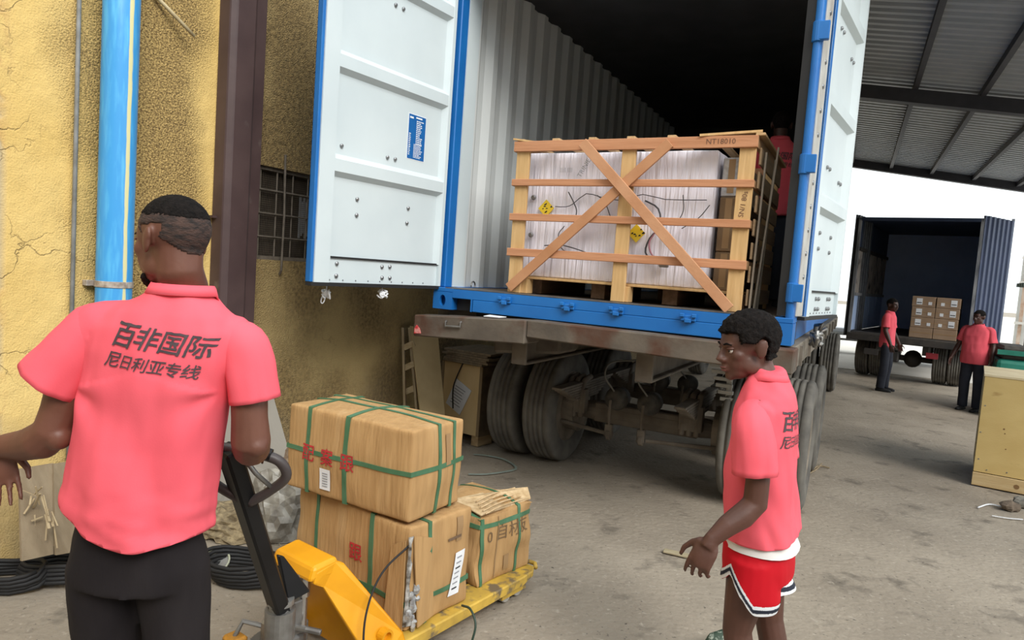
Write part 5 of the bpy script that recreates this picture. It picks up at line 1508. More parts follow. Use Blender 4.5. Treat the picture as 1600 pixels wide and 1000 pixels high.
# ------------------------------------------------------------------ people
from mathutils.bvhtree import BVHTree
def remesh(mb, voxel, iters=6, factor=0.5):
    "fuse overlapping solids into one smooth skin; returns a mesh"
    me = mb.mesh('tmp', None)
    o = new_obj('tmp', me)
    r = o.modifiers.new('r', 'REMESH'); r.mode = 'VOXEL'; r.voxel_size = voxel; r.adaptivity = 0
    s = o.modifiers.new('s', 'SMOOTH'); s.iterations = iters; s.factor = factor
    dg = bpy.context.evaluated_depsgraph_get(); dg.update()
    out = bpy.data.meshes.new_from_object(o.evaluated_get(dg))
    bpy.data.objects.remove(o); bpy.data.meshes.remove(me)
    return out
def finish(me, name, m, parent, loc):
    me.materials.clear(); me.materials.append(m)
    me.polygons.foreach_set('use_smooth', [True]*len(me.polygons))
    me.transform(Matrix.Translation(-loc))
    return new_obj(name, me, parent)
M_SKIN = mat('dark_skin', (0.150, 0.058, 0.036), (0.115, 0.043, 0.027), 0.5, 9, bump=0.06, bscale=90)
M_SKIN2 = mat('deep_skin', (0.075, 0.032, 0.023), (0.058, 0.025, 0.018), 0.5, 9)
M_HAIR = mat('black_hair', (0.006, 0.005, 0.005), (0.014, 0.011, 0.010), 0.95, 60, bump=0.8, bscale=170, spec=0.15)
M_FADE = mat('faded_hair', (0.020, 0.015, 0.014), (0.075, 0.042, 0.033), 0.9, 45, stretch=(1, 1, 2.4), bump=0.5, bscale=120)
M_PINK = mat('coral_cotton', (0.86, 0.128, 0.168), (0.82, 0.112, 0.150), 0.9, 5, bump=0.05, bscale=250, spec=0.25)
M_PINKD = mat('red_cotton', (0.72, 0.06, 0.085), (0.66, 0.05, 0.07), 0.85, 5)
M_TROU = mat('charcoal_denim', (0.013, 0.0105, 0.012), (0.024, 0.020, 0.021), 0.9, 5, stretch=(1, 1, 0.3), bump=0.15, bscale=80, spec=0.2)
M_SHORT = mat('red_shorts', (0.56, 0.003, 0.014), (0.48, 0.003, 0.011), 0.7, 5, spec=0.25)
M_PRINT = mat('print_ink', (0.050, 0.036, 0.044), (0.075, 0.055, 0.062), 0.75, 40)
M_EYEW = mat('eye', (0.55, 0.50, 0.46), None, 0.3)
M_EYEB = mat('iris', (0.012, 0.008, 0.006), None, 0.2)

def head_bits(mb, Hm, k=1.0, ear=1.0):
    "head in local axes x right, y face, z up; Hm local->world 4x4"
    R3 = Hm.to_3x3()
    def E(c, r, rot=None, nu=16, nv=12):
        rr = R3 if rot is None else R3 @ rot
        mb.ell(Hm @ (Vector(c)*k), Vector(r)*k, rr, nu, nv)
    E((0, -0.014, 0.030), (0.077, 0.098, 0.086), nu=24, nv=16)
    E((0, 0.030, 0.018), (0.066, 0.062, 0.072))
    E((0, 0.040, -0.040), (0.058, 0.056, 0.068))
    E((0, 0.022, -0.052), (0.060, 0.058, 0.052))
    E((0, 0.042, -0.084), (0.043, 0.047, 0.032))
    E((0, 0.074, -0.098), (0.022, 0.019, 0.019))
    E((0, 0.078, 0.018), (0.047, 0.018, 0.015))
    for s in (-1, 1):
        E((s*0.040, 0.056, -0.022), (0.022, 0.026, 0.024))
        E((s*0.044, 0.018, -0.066), (0.017, 0.040, 0.028), Matrix.Rotation(0.45, 3, 'X'))
        E((s*0.014, 0.100, -0.036), (0.010, 0.012, 0.009))
        Er = Matrix.Rotation(s*0.35, 3, 'Z') @ Matrix.Rotation(0.18, 3, 'X')
        E((s*0.081*ear, -0.012, -0.008), (0.009, 0.020, 0.034), Er)
        E((s*0.084*ear, -0.022, 0.004), (0.007, 0.014, 0.024), Er)
    mb.tube([Hm @ (Vector((0, 0.088, 0.010))*k), Hm @ (Vector((0, 0.101, -0.012))*k), Hm @ (Vector((0, 0.112, -0.032))*k), Hm @ (Vector((0, 0.100, -0.040))*k)], [0.007*k, 0.009*k, 0.013*k, 0.010*k], 10)
    E((0, 0.095, -0.061), (0.023, 0.013, 0.0075)); E((0, 0.093, -0.074), (0.020, 0.013, 0.0080))
def head_frame(c, f, up=(0, 0, 1), roll=0.0):
    f = Vector(f).normalized(); u = Vector(up); r = f.cross(u).normalized(); u = r.cross(f).normalized()
    return Matrix(((r.x, f.x, u.x, c[0]), (r.y, f.y, u.y, c[1]), (r.z, f.z, u.z, c[2]), (0, 0, 0, 1)))
def hand_bits(mb, wrist, d, pn, side, curl=0.5, s=1.0):
    """palm from the wrist along d; pn = palm normal (the way the palm faces); thumb leaves the side `side`(vector)"""
    d = Vector(d).normalized(); pn = Vector(pn); pn = (pn - d*pn.dot(d)).normalized(); t = Vector(side); t = (t - d*t.dot(d) - pn*t.dot(pn)).normalized()
    w = Vector(wrist)
    R = Matrix((t, pn, d)).transposed()
    mb.ell(w + d*0.050*s, (0.043*s, 0.016*s, 0.056*s), R, 14, 10)
    mb.tube([w - d*0.01*s, w + d*0.03*s], [0.025*s, 0.028*s], 12)
    for i, (off, ln) in enumerate(((0.034, 0.074), (0.0115, 0.084), (-0.0115, 0.078), (-0.034, 0.062))):
        b = w + d*0.088*s + t*off*s
        pts = [b - d*0.025*s, b]
        dd = d.copy(); a = 0
        for j, fr in enumerate((0.45, 0.32, 0.23)):
            a += curl*(0.6 + 0.12*i) * (0.7 if j == 0 else 0.55)
            dd = (d*cos(a) + pn*sin(a) + t*off*1.6)
            pts.append(pts[-1] + dd*ln*fr*s)
        mb.tube(pts, [0.0085*s, 0.0082*s, 0.0078*s, 0.0072*s, 0.0058*s], 8)
    b = w + d*0.020*s + t*0.026*s
    mb.tube([b, b + (d*0.6+t*0.7)*0.035*s + pn*0.010*s, b + (d*0.95+t*0.8)*0.055*s + pn*0.020*s, b + (d*1.35+t*0.75)*0.062*s + pn*0.030*s], [0.014*s, 0.012*s, 0.010*s, 0.007*s], 8)
def ring_at(c, R, F, a, bf, bb, n=28, p=2.4):
    "cross-section ring: half width a, front half depth bf, back half depth bb"
    out = []
    for k in range(n):
        t = 2*PI*k/n
        x = abs(cos(t))**(2/p)*(1 if cos(t) >= 0 else -1); y = abs(sin(t))**(2/p)*(1 if sin(t) >= 0 else -1)
        out.append(Vector(c) + Vector(R)*x*a + Vector(F)*y*(bf if y > 0 else bb))
    return out
def open_cap(me, co, no, rad):
    "take the flat end off a sleeve: faces that look along no near its end"
    bm = bmesh.new(); bm.from_mesh(me); bm.normal_update()
    co, no = Vector(co), Vector(no).normalized()
    dead = []
    for f in bm.faces:
        d = f.calc_center_median()-co
        if f.normal.dot(no) > 0.55 and abs(d.dot(no)) < 0.03 and (d - no*d.dot(no)).length < rad: dead.append(f)
    bmesh.ops.delete(bm, geom=dead, context='FACES')
    bound = [v for v in bm.verts if v.is_boundary and (v.co-co).length < rad*1.5]
    for it in range(8):
        for v in bound:
            nb_ = [e.other_vert(v).co for e in v.link_edges if e.is_boundary]
            if len(nb_) == 2: v.co = v.co*0.5 + (nb_[0]+nb_[1])*0.25
    bm.to_mesh(me); bm.free()
def sleeve(pts, radii, m, parent, loc, seed=0.0, amp=0.006, flat=(1, 1)):
    "open cloth tube sewn on at the shoulder"
    P = spline(pts, 18); n = len(P); k = len(radii)-1
    rs = []
    for i in range(n):
        t = i/(n-1)*k; j = min(int(t), k-1); rs.append(radii[j]*(1-(t-j)) + radii[j+1]*(t-j))
    mb = MB().tube(P, rs, 40, caps=False)
    for i, v in enumerate(mb.v):
        c = P[i//40]; d = (v-c).normalized(); w = (i//40)/(n-1)
        a = amp*w*(noise.noise(Vector((d.x*2.2+seed, d.y*2.2, d.z*2.2+w*1.2))) + 0.6*noise.noise(Vector((d.x*5+seed, d.y*5, d.z*5+w*3))))
        a += amp*0.5*noise.noise(v*14)*(0.4+w)
        mb.v[i] = v + d*a
    mb.v = [v-loc for v in mb.v]
    o = mb.build('sleeve', m, parent, smooth=True)
    sd = o.modifiers.new('s', 'SOLIDIFY'); sd.thickness = 0.003; sd.offset = -1
    return o
def hem_cut(me, co, up, curve=None, fade=0.16):
    "cut level at the hem, then draw the edge down along a curve"
    bm = bmesh.new(); bm.from_mesh(me)
    co, up = Vector(co), Vector(up).normalized()
    bmesh.ops.bisect_plane(bm, geom=bm.verts[:]+bm.edges[:]+bm.faces[:], plane_co=co, plane_no=-up, clear_outer=True)
    if curve:
        for v in bm.verts:
            h = (v.co-co).dot(up)
            if h < fade: v.co -= up*curve(v.co-co)*(1-h/fade)**1.3
    bm.to_mesh(me); bm.free()
def folds(me, fn):
    bm = bmesh.new(); bm.from_mesh(me); bm.normal_update()
    for v in bm.verts: v.co += v.normal*fn(v.co)
    bm.to_mesh(me); bm.free()
def hair_shell(body_me, Hi, pred, thick, m, parent, loc, name, rough=0.0, nfreq=60, k=1.0):
    "thin cap over the part of the head where pred(local point) holds (body mesh still in world space)"
    bm = bmesh.new(); bm.from_mesh(body_me); bm.normal_update()
    keep = []
    for f in bm.faces:
        p = (Hi @ f.calc_center_median())/k
        if abs(p.x) > 0.13 or abs(p.y) > 0.16 or p.z > 0.16 or p.z < -0.14 or not pred(p): keep.append(f)
    bmesh.ops.delete(bm, geom=keep, context='FACES')
    for v in bm.verts:
        edge = v.is_boundary
        d = thick*(0.35 if edge else 1.0)
        if rough: d += rough*noise.noise(v.co*nfreq) + rough*0.6*noise.noise(v.co*nfreq*2.3)
        v.co += v.normal*max(d, 0.0015)
    for f in bm.faces: f.smooth = True
    me = bpy.data.meshes.new(name); bm.to_mesh(me); bm.free()
    me.materials.append(m); me.transform(Matrix.Translation(-loc))
    o = new_obj(name, me, parent)
    s = o.modifiers.new('s', 'SOLIDIFY'); s.thickness = 0.006; s.offset = -1
    return o
def shirt_print(shirt_me, o, ax, ay, dirn, lines, mat_, parent, loc, jitter=0.0):
    """brush lettering draped on the cloth.  lines = (text, size, x, y, slant, bold)"""
    bvh = BVHTree.FromPolygons([v.co.copy() for v in shirt_me.vertices], [tuple(p.vertices) for p in shirt_me.polygons])
    ax, ay, dirn = Vector(ax).normalized(), Vector(ay).normalized(), Vector(dirn).normalized()
    for body, size, x0, y0, slant, bold in lines:
        adv = 0.98
        for i, ch in enumerate(body):
            vs, fs = text_mesh(ch, bold, 0.22)
            bm = bmesh.new()
            vv = [bm.verts.new((x, y, 0)) for x, y in vs]
            for f in fs:
                try: bm.faces.new([vv[k] for k in f])
                except ValueError: pass
            bmesh.ops.remove_doubles(bm, verts=bm.verts, dist=1e-5)
            bmesh.ops.triangulate(bm, faces=bm.faces)
            for _ in range(3):
                long = [e for e in bm.edges if e.calc_length()*size > 0.013]
                if not long: break
                bmesh.ops.subdivide_edges(bm, edges=long, cuts=1); bmesh.ops.triangulate(bm, faces=bm.faces)
            grow = 1.12 if i == 0 else 1.0
            ok = True
            for v in bm.verts:
                gx, gy = v.co.x*grow, v.co.y*grow
                gx += 0.03*noise.noise(Vector((v.co.x*5, v.co.y*5, i))); gy += 0.03*noise.noise(Vector((v.co.x*5, v.co.y*5, i+9)))
                px = x0 + (i - (len(body)-1)/2)*adv*size + gx*size
                py = y0 + slant*px + gy*size
                q = o + ax*px + ay*py
                hit, nrm, idx, dist = bvh.ray_cast(q - dirn*0.5, dirn)
                v.co = (hit - dirn*0.0034) if hit is not None else q
                if hit is None: ok = False
            if not ok and False: pass
            me = bpy.data.meshes.new('lettering'); bm.to_mesh(me); bm.free()
            me.materials.append(mat_); me.transform(Matrix.Translation(-loc))
            new_obj('lettering', me, parent)
LINES = lambda s: [('百非国际', 0.070*s, 0.0, 0.037*s, -0.045, 0.012), ('尼日利亚专线', 0.0440*s, -0.012*s, -0.034*s, -0.045, 0.008)]

def collar(c, R, F, U, a, b, h, m, parent, loc, drop=0.03, name='collar', gap=0.5):
    "turned-down collar, open at the throat"
    mb = MB(); n = 30
    rows = []
    for da, db, dz in ((0.0, 0.0, 0.0), (0.001, 0.001, h), (0.004, 0.004, h+0.002), (0.015, 0.014, -0.006)):
        row = []
        for k in range(n+1):
            t = PI/2 + gap + (2*PI-2*gap)*k/n        # gap faces F
            front = max(0.0, sin(t))
            row.append(Vector(c) + Vector(R)*cos(t)*(a+da) + Vector(F)*sin(t)*(b+db) + Vector(U)*(dz - drop*front*2.2 + drop*0.5))
        rows.append(row)
    vs = [p for r in rows for p in r]; fs = []
    for i in range(len(rows)-1):
        for k in range(n):
            fs.append((i*(n+1)+k, i*(n+1)+k+1, (i+1)*(n+1)+k+1, (i+1)*(n+1)+k))
    mb.add([v-loc for v in vs], fs)
    o = mb.build(name, m, parent, smooth=True)
    s = o.modifiers.new('s', 'SOLIDIFY'); s.thickness = 0.003
    return o
def eyes(Hm, k, parent, loc, skin=None):
    for s in (-1, 1):
        c = Hm @ (Vector((s*0.031, 0.0765, -0.003))*k)
        f = (Hm.to_3x3() @ Vector((s*0.1, 1, 0))).normalized()
        e = MB().ell(c-loc, 0.0105*k, None, 12, 8).build('eye', M_EYEW, parent, smooth=True)
        MB().ell(c-loc+f*0.0058*k, 0.0062*k, None, 10, 6).build('iris', M_EYEB, e, smooth=True)
        lid = MB(); R3 = Hm.to_3x3()
        lid.ell(Hm @ (Vector((s*0.031, 0.0775, 0.0055))*k) - loc, Vector((0.017, 0.014, 0.0068))*k, R3, 12, 8)
        lid.build('eyelid', skin or M_SKIN, e, smooth=True)
        br = MB().tube([Hm @ (Vector((s*x, y, z))*k) - loc for x, y, z in ((0.014, 0.094, 0.019), (0.030, 0.092, 0.024), (0.046, 0.080, 0.018))], [0.003, 0.004, 0.002], 6)
        br.build('eyebrow', M_HAIR, parent, smooth=True)

# ---- the near man, seen from behind, hauling the pallet jack
def near_man():
    D = 1.80
    A = lambda x, y, d=0.0: at(x, y, D+d)
    loc = Vector((-1.0, 1.82, 0))
    root = thing('person', 'person in a coral polo shirt seen from behind, hauling the pallet jack', 'person', loc)
    yaw = -0.12                                     # chest heading, slightly to the right
    F = Vector((sin(0.12), cos(0.12), 0)); R = Vector((cos(0.12), -sin(0.12), 0))
    # --- body
    b = MB()
    Hc = A(268, 376)
    f = Vector((-sin(1.13), cos(1.13), -0.10))
    Hm = head_frame(Hc, f, up=(0.10, 0.0, 1.0))
    head_bits(b, Hm, 1.0)
    nb = A(288, 462, 0.02)
    b.tube([Hm @ Vector((0, -0.028, -0.02)), Hm @ Vector((0, -0.030, -0.075)), A(287, 445, 0.01), nb, A(280, 500, 0.02)], [0.060, 0.058, 0.060, 0.066, 0.08], 18)
    # trapezius and core (hidden by the shirt)
    b.tube([A(280, 500), A(262, 560), A(240, 680), A(220, 800), A(214, 880)], [0.10, 0.10, 0.095, 0.10, 0.10], 16)
    b.tube([A(155, 512), A(270, 500), A(385, 535)], [0.055, 0.06, 0.055], 12)
    sL, eL, wL = A(143, 515), A(83, 672, -0.02), A(-6, 698, 0.05)
    b.tube([sL, A(112, 590, -0.01), A(96, 640, -0.01), eL, A(66, 688, -0.005), A(40, 695, 0.02), wL], [0.062, 0.055, 0.050, 0.049, 0.052, 0.044, 0.030], 14)
    b.ell(A(92, 683, -0.03), (0.035, 0.035, 0.035))
    hand_bits(b, wL, A(4, 745, 0.05)-wL, (0.3, -0.9, 0), (1, 0, 0.2), 0.35)
    sR, eR, wR = A(386, 545), A(392, 692, 0.0), A(386, 706, 0.22)
    b.tube([sR, A(389, 600, -0.005), A(390, 650, -0.01), A(392, 688, -0.01), A(393, 700, 0.03), A(391, 702, 0.10), wR], [0.058, 0.049, 0.047, 0.052, 0.050, 0.046, 0.032], 14)
    b.ell(A(402, 697, -0.02), (0.030, 0.035, 0.030))
    hand_bits(b, wR, Vector((-0.05, 1.0, -0.05)), (0, 0.1, -1), (-1, 0.2, 0), 1.25)
    legs = {}
    for s, hx, kx, ax_ in ((-1, 165, 168, 176), (1, 268, 262, 258)):
        hp = A(hx, 880); kn = Vector((hp.x + (0.02 if s > 0 else 0.0), hp.y+0.03, 0.50)); an = Vector((hp.x + (0.03 if s > 0 else 0.03), hp.y-0.01, 0.09))
        legs[s] = (hp, kn, an)
        b.tube([hp + Vector((0, 0, 0.03)), hp, (hp+kn)/2, kn, kn*0.5+an*0.5+Vector((0, -0.02, 0)), an], [0.08, 0.085, 0.072, 0.056, 0.054, 0.040], 12)
        b.tube([an, an + Vector((0, 0.02, -0.05)), an + Vector((0, 0.13, -0.062))], [0.04, 0.036, 0.026], 10)
    me = remesh(b, 0.0052, 5)
    Hi = Hm.inverted()
    def fade(p):
        if p.z < -0.075: return False
        y = p.y
        if y > 0.02: lim = 0.012 + (y-0.02)*0.95
        elif y > -0.03: lim = 0.012
        else: lim = 0.012 - (-0.03-y)*0.95
        return p.z > max(lim, -0.045) and not (abs(p.x) > 0.069 and p.z < 0.034 and -0.055 < p.y < 0.03)
    hair_shell(me, Hi, fade, 0.0030, M_FADE, root, loc, 'hair', 0.0008, 160)
    def top(p): return p.z > 0.055 + 0.25*max(0, p.y) + 0.10*min(0, p.y+0.02)
    hair_shell(me, Hi, top, 0.0042, M_HAIR, root, loc, 'hair_top', 0.001, 200)
    bd = hair_shell(me, Hi, lambda p: p.z < -0.088 and p.y > 0.045 and p.z > -0.125, 0.007, M_HAIR, root, loc, 'beard', 0.003, 120)
    body = finish(me, 'body', M_SKIN, root, loc)
    eyes(Hm, 1.0, root, loc)
    # --- shirt
    s = MB()
    U = (A(286, 460)-A(216, 840)).normalized()
    prof = [((205, 905), .192, .145, .142), ((212, 850), .199, .145, .142), ((219, 775), .201, .142, .136), ((231, 690), .196, .135, .125), ((245, 610), .196, .130, .125),
            ((256, 550), .197, .125, .125), ((264, 512), .190, .115, .118), ((271, 488), .160, .10, .105), ((279, 470), .112, .085, .088), ((284, 457), .082, .072, .075), ((287, 444), .068, .064, .066)]
    s.loft([ring_at(A(*c), R, F, a, bf, bb) for c, a, bf, bb in prof], True)
    s.tube([A(215, 505), A(165, 508), A(140, 524, -0.005), A(120, 555, -0.01)], [0.06, 0.068, 0.070, 0.060], 18)
    s.tube([A(320, 525), A(366, 530), A(384, 548), A(391, 580, -0.005)], [0.06, 0.064, 0.063, 0.055], 18)
    sm = remesh(s, 0.0075, 7)
    hc = A(216, 789)
    hem_cut(sm, hc, U, lambda d: 0.066*max(0.0, 1-((d.dot(R)-0.03)/0.205)**2) + 0.10*d.dot(R)*0.0)
    cz = A(250, 600).z
    armL, armR = A(135, 600), A(362, 610)
    def fold(p):
        low = min(1, max(0, (cz + 0.10 - p.z)/0.45))
        q = p - loc
        v = 0.024*low*noise.noise(Vector((q.x*7+q.z*2.0, q.y*5, q.z*1.3+2))) + 0.010*(0.25+low)*noise.noise(Vector((q.x*15-q.z*5, q.y*9, q.z*2.6+5))) + 0.005*noise.noise(Vector((q.x*20, q.y*20, q.z*6)))
        # pull lines from the armpits
        for c, sg in ((armL, 1), (armR, -1)):
            d = p - c
            r = d.length
            if 0.05 < r < 0.34:
                a = math.atan2(d.z, d.x*sg)
                v += 0.0095*(1-r/0.34)*min(1, (r-0.05)/0.06)*sin(a*5.0+r*5)*(1 if a < 0.3 else 0.3)
        # creases just above the hem
        if low > 0.75:
            v += 0.008*(low-0.75)*4*noise.noise(Vector((q.x*14+q.z*10, q.y*6, q.z*26)))
        return v
    folds(sm, fold)
    smw = sm.copy()
    shirt = finish(sm, 'shirt', M_PINK, root, loc)
    sd = shirt.modifiers.new('s', 'SOLIDIFY'); sd.thickness = 0.003; sd.offset = -1
    sleeve([A(178, 510), A(150, 516), A(127, 541, -0.005), A(104, 570, -0.01), A(82, 597, -0.015)], [0.062, 0.073, 0.077, 0.082, 0.088], M_PINK, shirt, loc, 1.0)
    sleeve([A(352, 527), A(378, 540), A(388, 566), A(393, 596, -0.005), A(398, 625, -0.005)], [0.056, 0.066, 0.067, 0.066, 0.066], M_PINK, shirt, loc, 2.0, 0.005)
    o = A(243, 556, -0.12)
    shirt_print(smw, o, (A(340, 568)-A(172, 546)), U, F, LINES(0.90), M_PRINT, shirt, loc)
    collar(A(286, 462, 0.0), R, F, U, 0.079, 0.073, 0.020, M_PINK, shirt, loc, 0.022)
    # yoke seam and hem stitching: thin raised cords
    # --- trousers
    t = MB()
    pc = A(216, 862)
    t.loft([ring_at(A(214, 905), R, F, .165, .115, .125), ring_at(A(216, 875), R, F, .176, .115, .118), ring_at(A(217, 835), R, F, .168, .105, .105), ring_at(A(219, 800), R, F, .155, .10, .095)], True)
    for sg in (-1, 1):
        hp, kn, an = legs[sg]
        t.tube([hp + Vector((0, 0, 0.06)), hp, hp*0.65+kn*0.35, kn, kn*0.45+an*0.55, an + Vector((0, 0, 0.0))], [0.080, 0.094, 0.090, 0.078, 0.074, 0.075], 18)
    tm = remesh(t, 0.009, 5)
    folds(tm, lambda p: 0.007*noise.noise(Vector((p.x*9, p.y*9, p.z*4))) + 0.004*noise.noise(Vector((p.x*22, p.y*20, p.z*9))))
    tr = finish(tm, 'trousers', M_TROU, root, loc)
    bw = MB().loft([[p-loc for p in ring_at(A(218, 815), R, F, .176, .118, .128)], [p-loc for p in ring_at(A(219, 795), R, F, .176, .118, .128)]], False)
    for sg in (-1, 1):
        an = legs[sg][2]
        sh = MB(); rg = []
        for y, w, h in ((-0.07, 0.034, 0.05), (-0.04, 0.042, 0.085), (0.02, 0.043, 0.085), (0.09, 0.048, 0.06), (0.16, 0.045, 0.05), (0.20, 0.022, 0.03)):
            rg.append([Vector((an.x+w*cos(k*PI/5), an.y+y, 0.008+h*sin(k*PI/5) if k <= 5 else 0.0))-loc for k in range(10)])
        sh.loft(rg, True).build('shoe', M_RUBBER, root, smooth=True)
near_man()

# ---- the boy in red shorts
def boy():
    D = 2.45
    A = lambda x, y, d=0.0: at(x, y, D+d)
    hipc = A(1184, 862)
    loc = Vector((hipc.x, hipc.y, 0))
    root = thing('person', 'person in a coral shirt and red shorts looking down to the left', 'person', loc)
    ph = 0.54
    F = Vector((-cos(ph), sin(ph), 0)); R = Vector((sin(ph), cos(ph), 0))      # facing left, right side away
    Lv = -R
    b = MB()
    Hc = A(1167, 540)
    Hm = head_frame(Hc, (-0.97, -0.16, -0.20), up=(-0.05, 0, 1))
    k = 1.0
    head_bits(b, Hm, k)
    b.tube([Hm @ Vector((0, -0.03, -0.02)), Hm @ Vector((0, -0.035, -0.075)), A(1189, 587), A(1196, 610)], [0.056, 0.052, 0.055, 0.07], 16)
    b.tube([A(1197, 620), A(1198, 700), A(1190, 780), A(1184, 862)], [0.085, 0.09, 0.088, 0.09], 14)
    chest = A(1198, 634)
    sL = chest + Lv*0.150; sR = chest - Lv*0.150
    b.tube([sL, chest, sR], 0.042, 12)
    # near arm given by pixels
    n_ = -0.19
    b.tube([sL, A(1180, 690, n_), A(1184, 750, n_-0.01), A(1180, 786, n_-0.01), A(1160, 806, n_-0.02), A(1136, 822, n_-0.03), A(1112, 843, n_-0.04)], [0.044, 0.042, 0.040, 0.042, 0.042, 0.036, 0.026], 14)
    w = A(1112, 843, n_-0.04)
    hand_bits(b, w, A(1085, 893, n_-0.05)-w, (0.55, 0.75, -0.1), (-0.6, 0.5, 0.3), 1.05, 1.02)
    eR = sR - F*0.05 + Vector((0.0, 0.02, -0.27)); wR = eR + F*0.05 + Vector((0, 0, -0.23))
    b.tube([sR, sR*0.5+eR*0.5, eR, wR], [0.052, 0.043, 0.040, 0.027], 12)
    hand_bits(b, wR, F*0.4+Vector((0, 0, -1)), Lv, F, 0.5)
    legs = {}
    for s_, off in ((1, 0.085), (-1, -0.085)):
        hp = hipc + Lv*off + Vector((0, 0, -0.01))
        kn = Vector((hp.x, hp.y, 0.43)) + F*(0.03 if s_ > 0 else -0.05); an = Vector((hp.x, hp.y, 0.085)) - F*(0.0 if s_ > 0 else 0.10)
        legs[s_] = (hp, kn, an)
        b.tube([hp, (hp+kn)/2, kn, kn*0.55+an*0.45-F*0.02, an], [0.088, 0.070, 0.052, 0.052, 0.036], 14)
        b.tube([an-F*0.03+Vector((0,0,-0.03)), an + Vector((0, 0, -0.05)), an + F*0.14 + Vector((0, 0, -0.062))], [0.03, 0.034, 0.022], 10)
    me = remesh(b, 0.0048, 5)
    Hi = Hm.inverted()
    def hp_(p):
        y = p.y
        if y > 0.055: lim = 0.055
        elif y > 0.028: lim = 0.020
        elif y > -0.035: lim = 0.016 if abs(p.x) > 0.05 else 0.03
        else: lim = -0.055
        return p.z > lim and not (abs(p.x) > 0.080 and p.z < 0.028 and y > -0.04) and p.z < 0.2
    hair_shell(me, Hi, hp_, 0.017, M_HAIR, root, loc, 'hair', 0.005, 75)
    finish(me, 'body', mat('brown_skin', (0.105, 0.043, 0.029), (0.082, 0.034, 0.023), 0.5, 9, bump=0.06, bscale=90), root, loc)
    eyes(Hm, k, root, loc, MATS['brown_skin'])
    lp = MB()
    R3 = Hm.to_3x3()
    lp.ell(Hm @ Vector((0, 0.0985, -0.0625)) - loc, (0.019, 0.010, 0.005), R3, 12, 8); lp.ell(Hm @ Vector((0, 0.0965, -0.0735)) - loc, (0.017, 0.010, 0.0055), R3, 12, 8)
    lp.build('lips', mat('lips', (0.16, 0.05, 0.045), None, 0.45), root, smooth=True)
    # --- shirt
    U = (A(1200, 600)-A(1190, 850)).normalized()
    s = MB()
    prof = [((1190, 880), .176, .132, .128), ((1191, 842), .178, .132, .128), ((1192, 780), .172, .124, .114), ((1194, 710), .168, .114, .106), ((1196, 660), .166, .104, .104),
            ((1198, 632), .160, .096, .098), ((1199, 614), .138, .086, .090), ((1200, 600), .100, .075, .078), ((1199, 585), .074, .066, .068), ((1198, 574), .066, .062, .062)]
    s.loft([ring_at(A(*c), R, F, a, bf, bb, 28, 3.0) for c, a, bf, bb in prof], True)
    s.tube([chest + Lv*0.08, sL + Vector((0, 0, -0.014)), sL + Vector((0, 0, -0.06))], [0.056, 0.056, 0.050], 18)
    s.tube([chest - Lv*0.10, sR, sR + Vector((0, 0, -0.06))], [0.058, 0.062, 0.052], 16)
    sm = remesh(s, 0.0075, 7)
    hem_cut(sm, A(1193, 827), U, lambda d: 0.012*(1-(d.dot(F)/0.14)**2))
    arm = A(1212, 690, -0.10)
    z0 = A(1200, 760).z
    def fold(p):
        q = p - loc
        low = min(1, max(0, (z0+0.05-p.z)/0.25))
        v = 0.015*noise.noise(Vector((q.x*9, q.y*9, q.z*2.4))) + 0.007*noise.noise(Vector((q.x*21+q.z*8, q.y*21, q.z*7)))
        v += 0.009*low*noise.noise(Vector((q.x*24+q.z*9, q.y*16, q.z*8)))
        d = p - arm
        if 0.06 < d.length < 0.30: v += 0.005*(1-d.length/0.30)*sin(math.atan2(d.z, d.x)*5+d.length*6)*min(1, (d.length-0.06)/0.06)
        return v
    folds(sm, fold)
    smw = sm.copy()
    shirt = finish(sm, 'shirt', M_PINK, root, loc)
    sd = shirt.modifiers.new('s', 'SOLIDIFY'); sd.thickness = 0.003; sd.offset = -1
    sleeve([chest + Lv*0.075 + Vector((0, 0, 0.0)), sL + F*0.015 + Vector((0, 0, -0.014)), A(1176, 668, n_+0.02), A(1179, 705, n_), A(1180, 739, n_-0.005)], [0.042, 0.053, 0.066, 0.073, 0.078], M_PINK, shirt, loc, 3.0, 0.010)
    sleeve([chest - Lv*0.115, sR, sR*0.5+eR*0.5, sR*0.2+eR*0.8], [0.058, 0.066, 0.070, 0.075], M_PINK, shirt, loc, 4.0, 0.006)
    o = A(1196, 664) - F*0.16 + Lv*0.01
    shirt_print(smw, o, R*-1*-1 if False else R, U, F, LINES(0.98), M_PRINT, shirt, loc)
    collar(A(1198, 591), R, F, (U*0.95 + F*0.25).normalized(), 0.070, 0.066, 0.022, M_PINK, shirt, loc, 0.012)
    # --- shorts
    t = MB()
    t.loft([ring_at(hipc+Vector((0, 0, -0.07)), R, F, .160, .115, .130), ring_at(hipc+Vector((0, 0, -0.02)), R, F, .168, .120, .128), ring_at(hipc+Vector((0, 0, 0.045)), R, F, .165, .120, .120), ring_at(hipc+Vector((0, 0, 0.08)), R, F, .150, .108, .105)], True)
    for s_ in (1, -1):
        hp, kn, an = legs[s_]
        t.tube([hp + Vector((0, 0, 0.02)), hp + Vector((0, 0, -0.10)), hp*0.35 + kn*0.65, kn*1.05 - hp*0.05 + Vector((0, 0, -0.02))], [0.098, 0.108, 0.112, 0.112], 20)
    tm = remesh(t, 0.0075, 5)
    # hem with a raised side slit on each leg
    hz = {}
    def hem_z(p, s_):
        hp, kn, an = legs[s_]
        q = p - (hp*0.4+kn*0.6)
        front = q.dot(F); 
        base = A(1180, 958, -0.15).z if s_ > 0 else A(1225, 914, 0.05).z - 0.0
        return base + max(0.0, 0.115 - 1.25*abs(front - 0.040))*(1.0 if s_ > 0 else 0.3) + 0.02*max(0, front)*5
    bm = bmesh.new(); bm.from_mesh(tm)
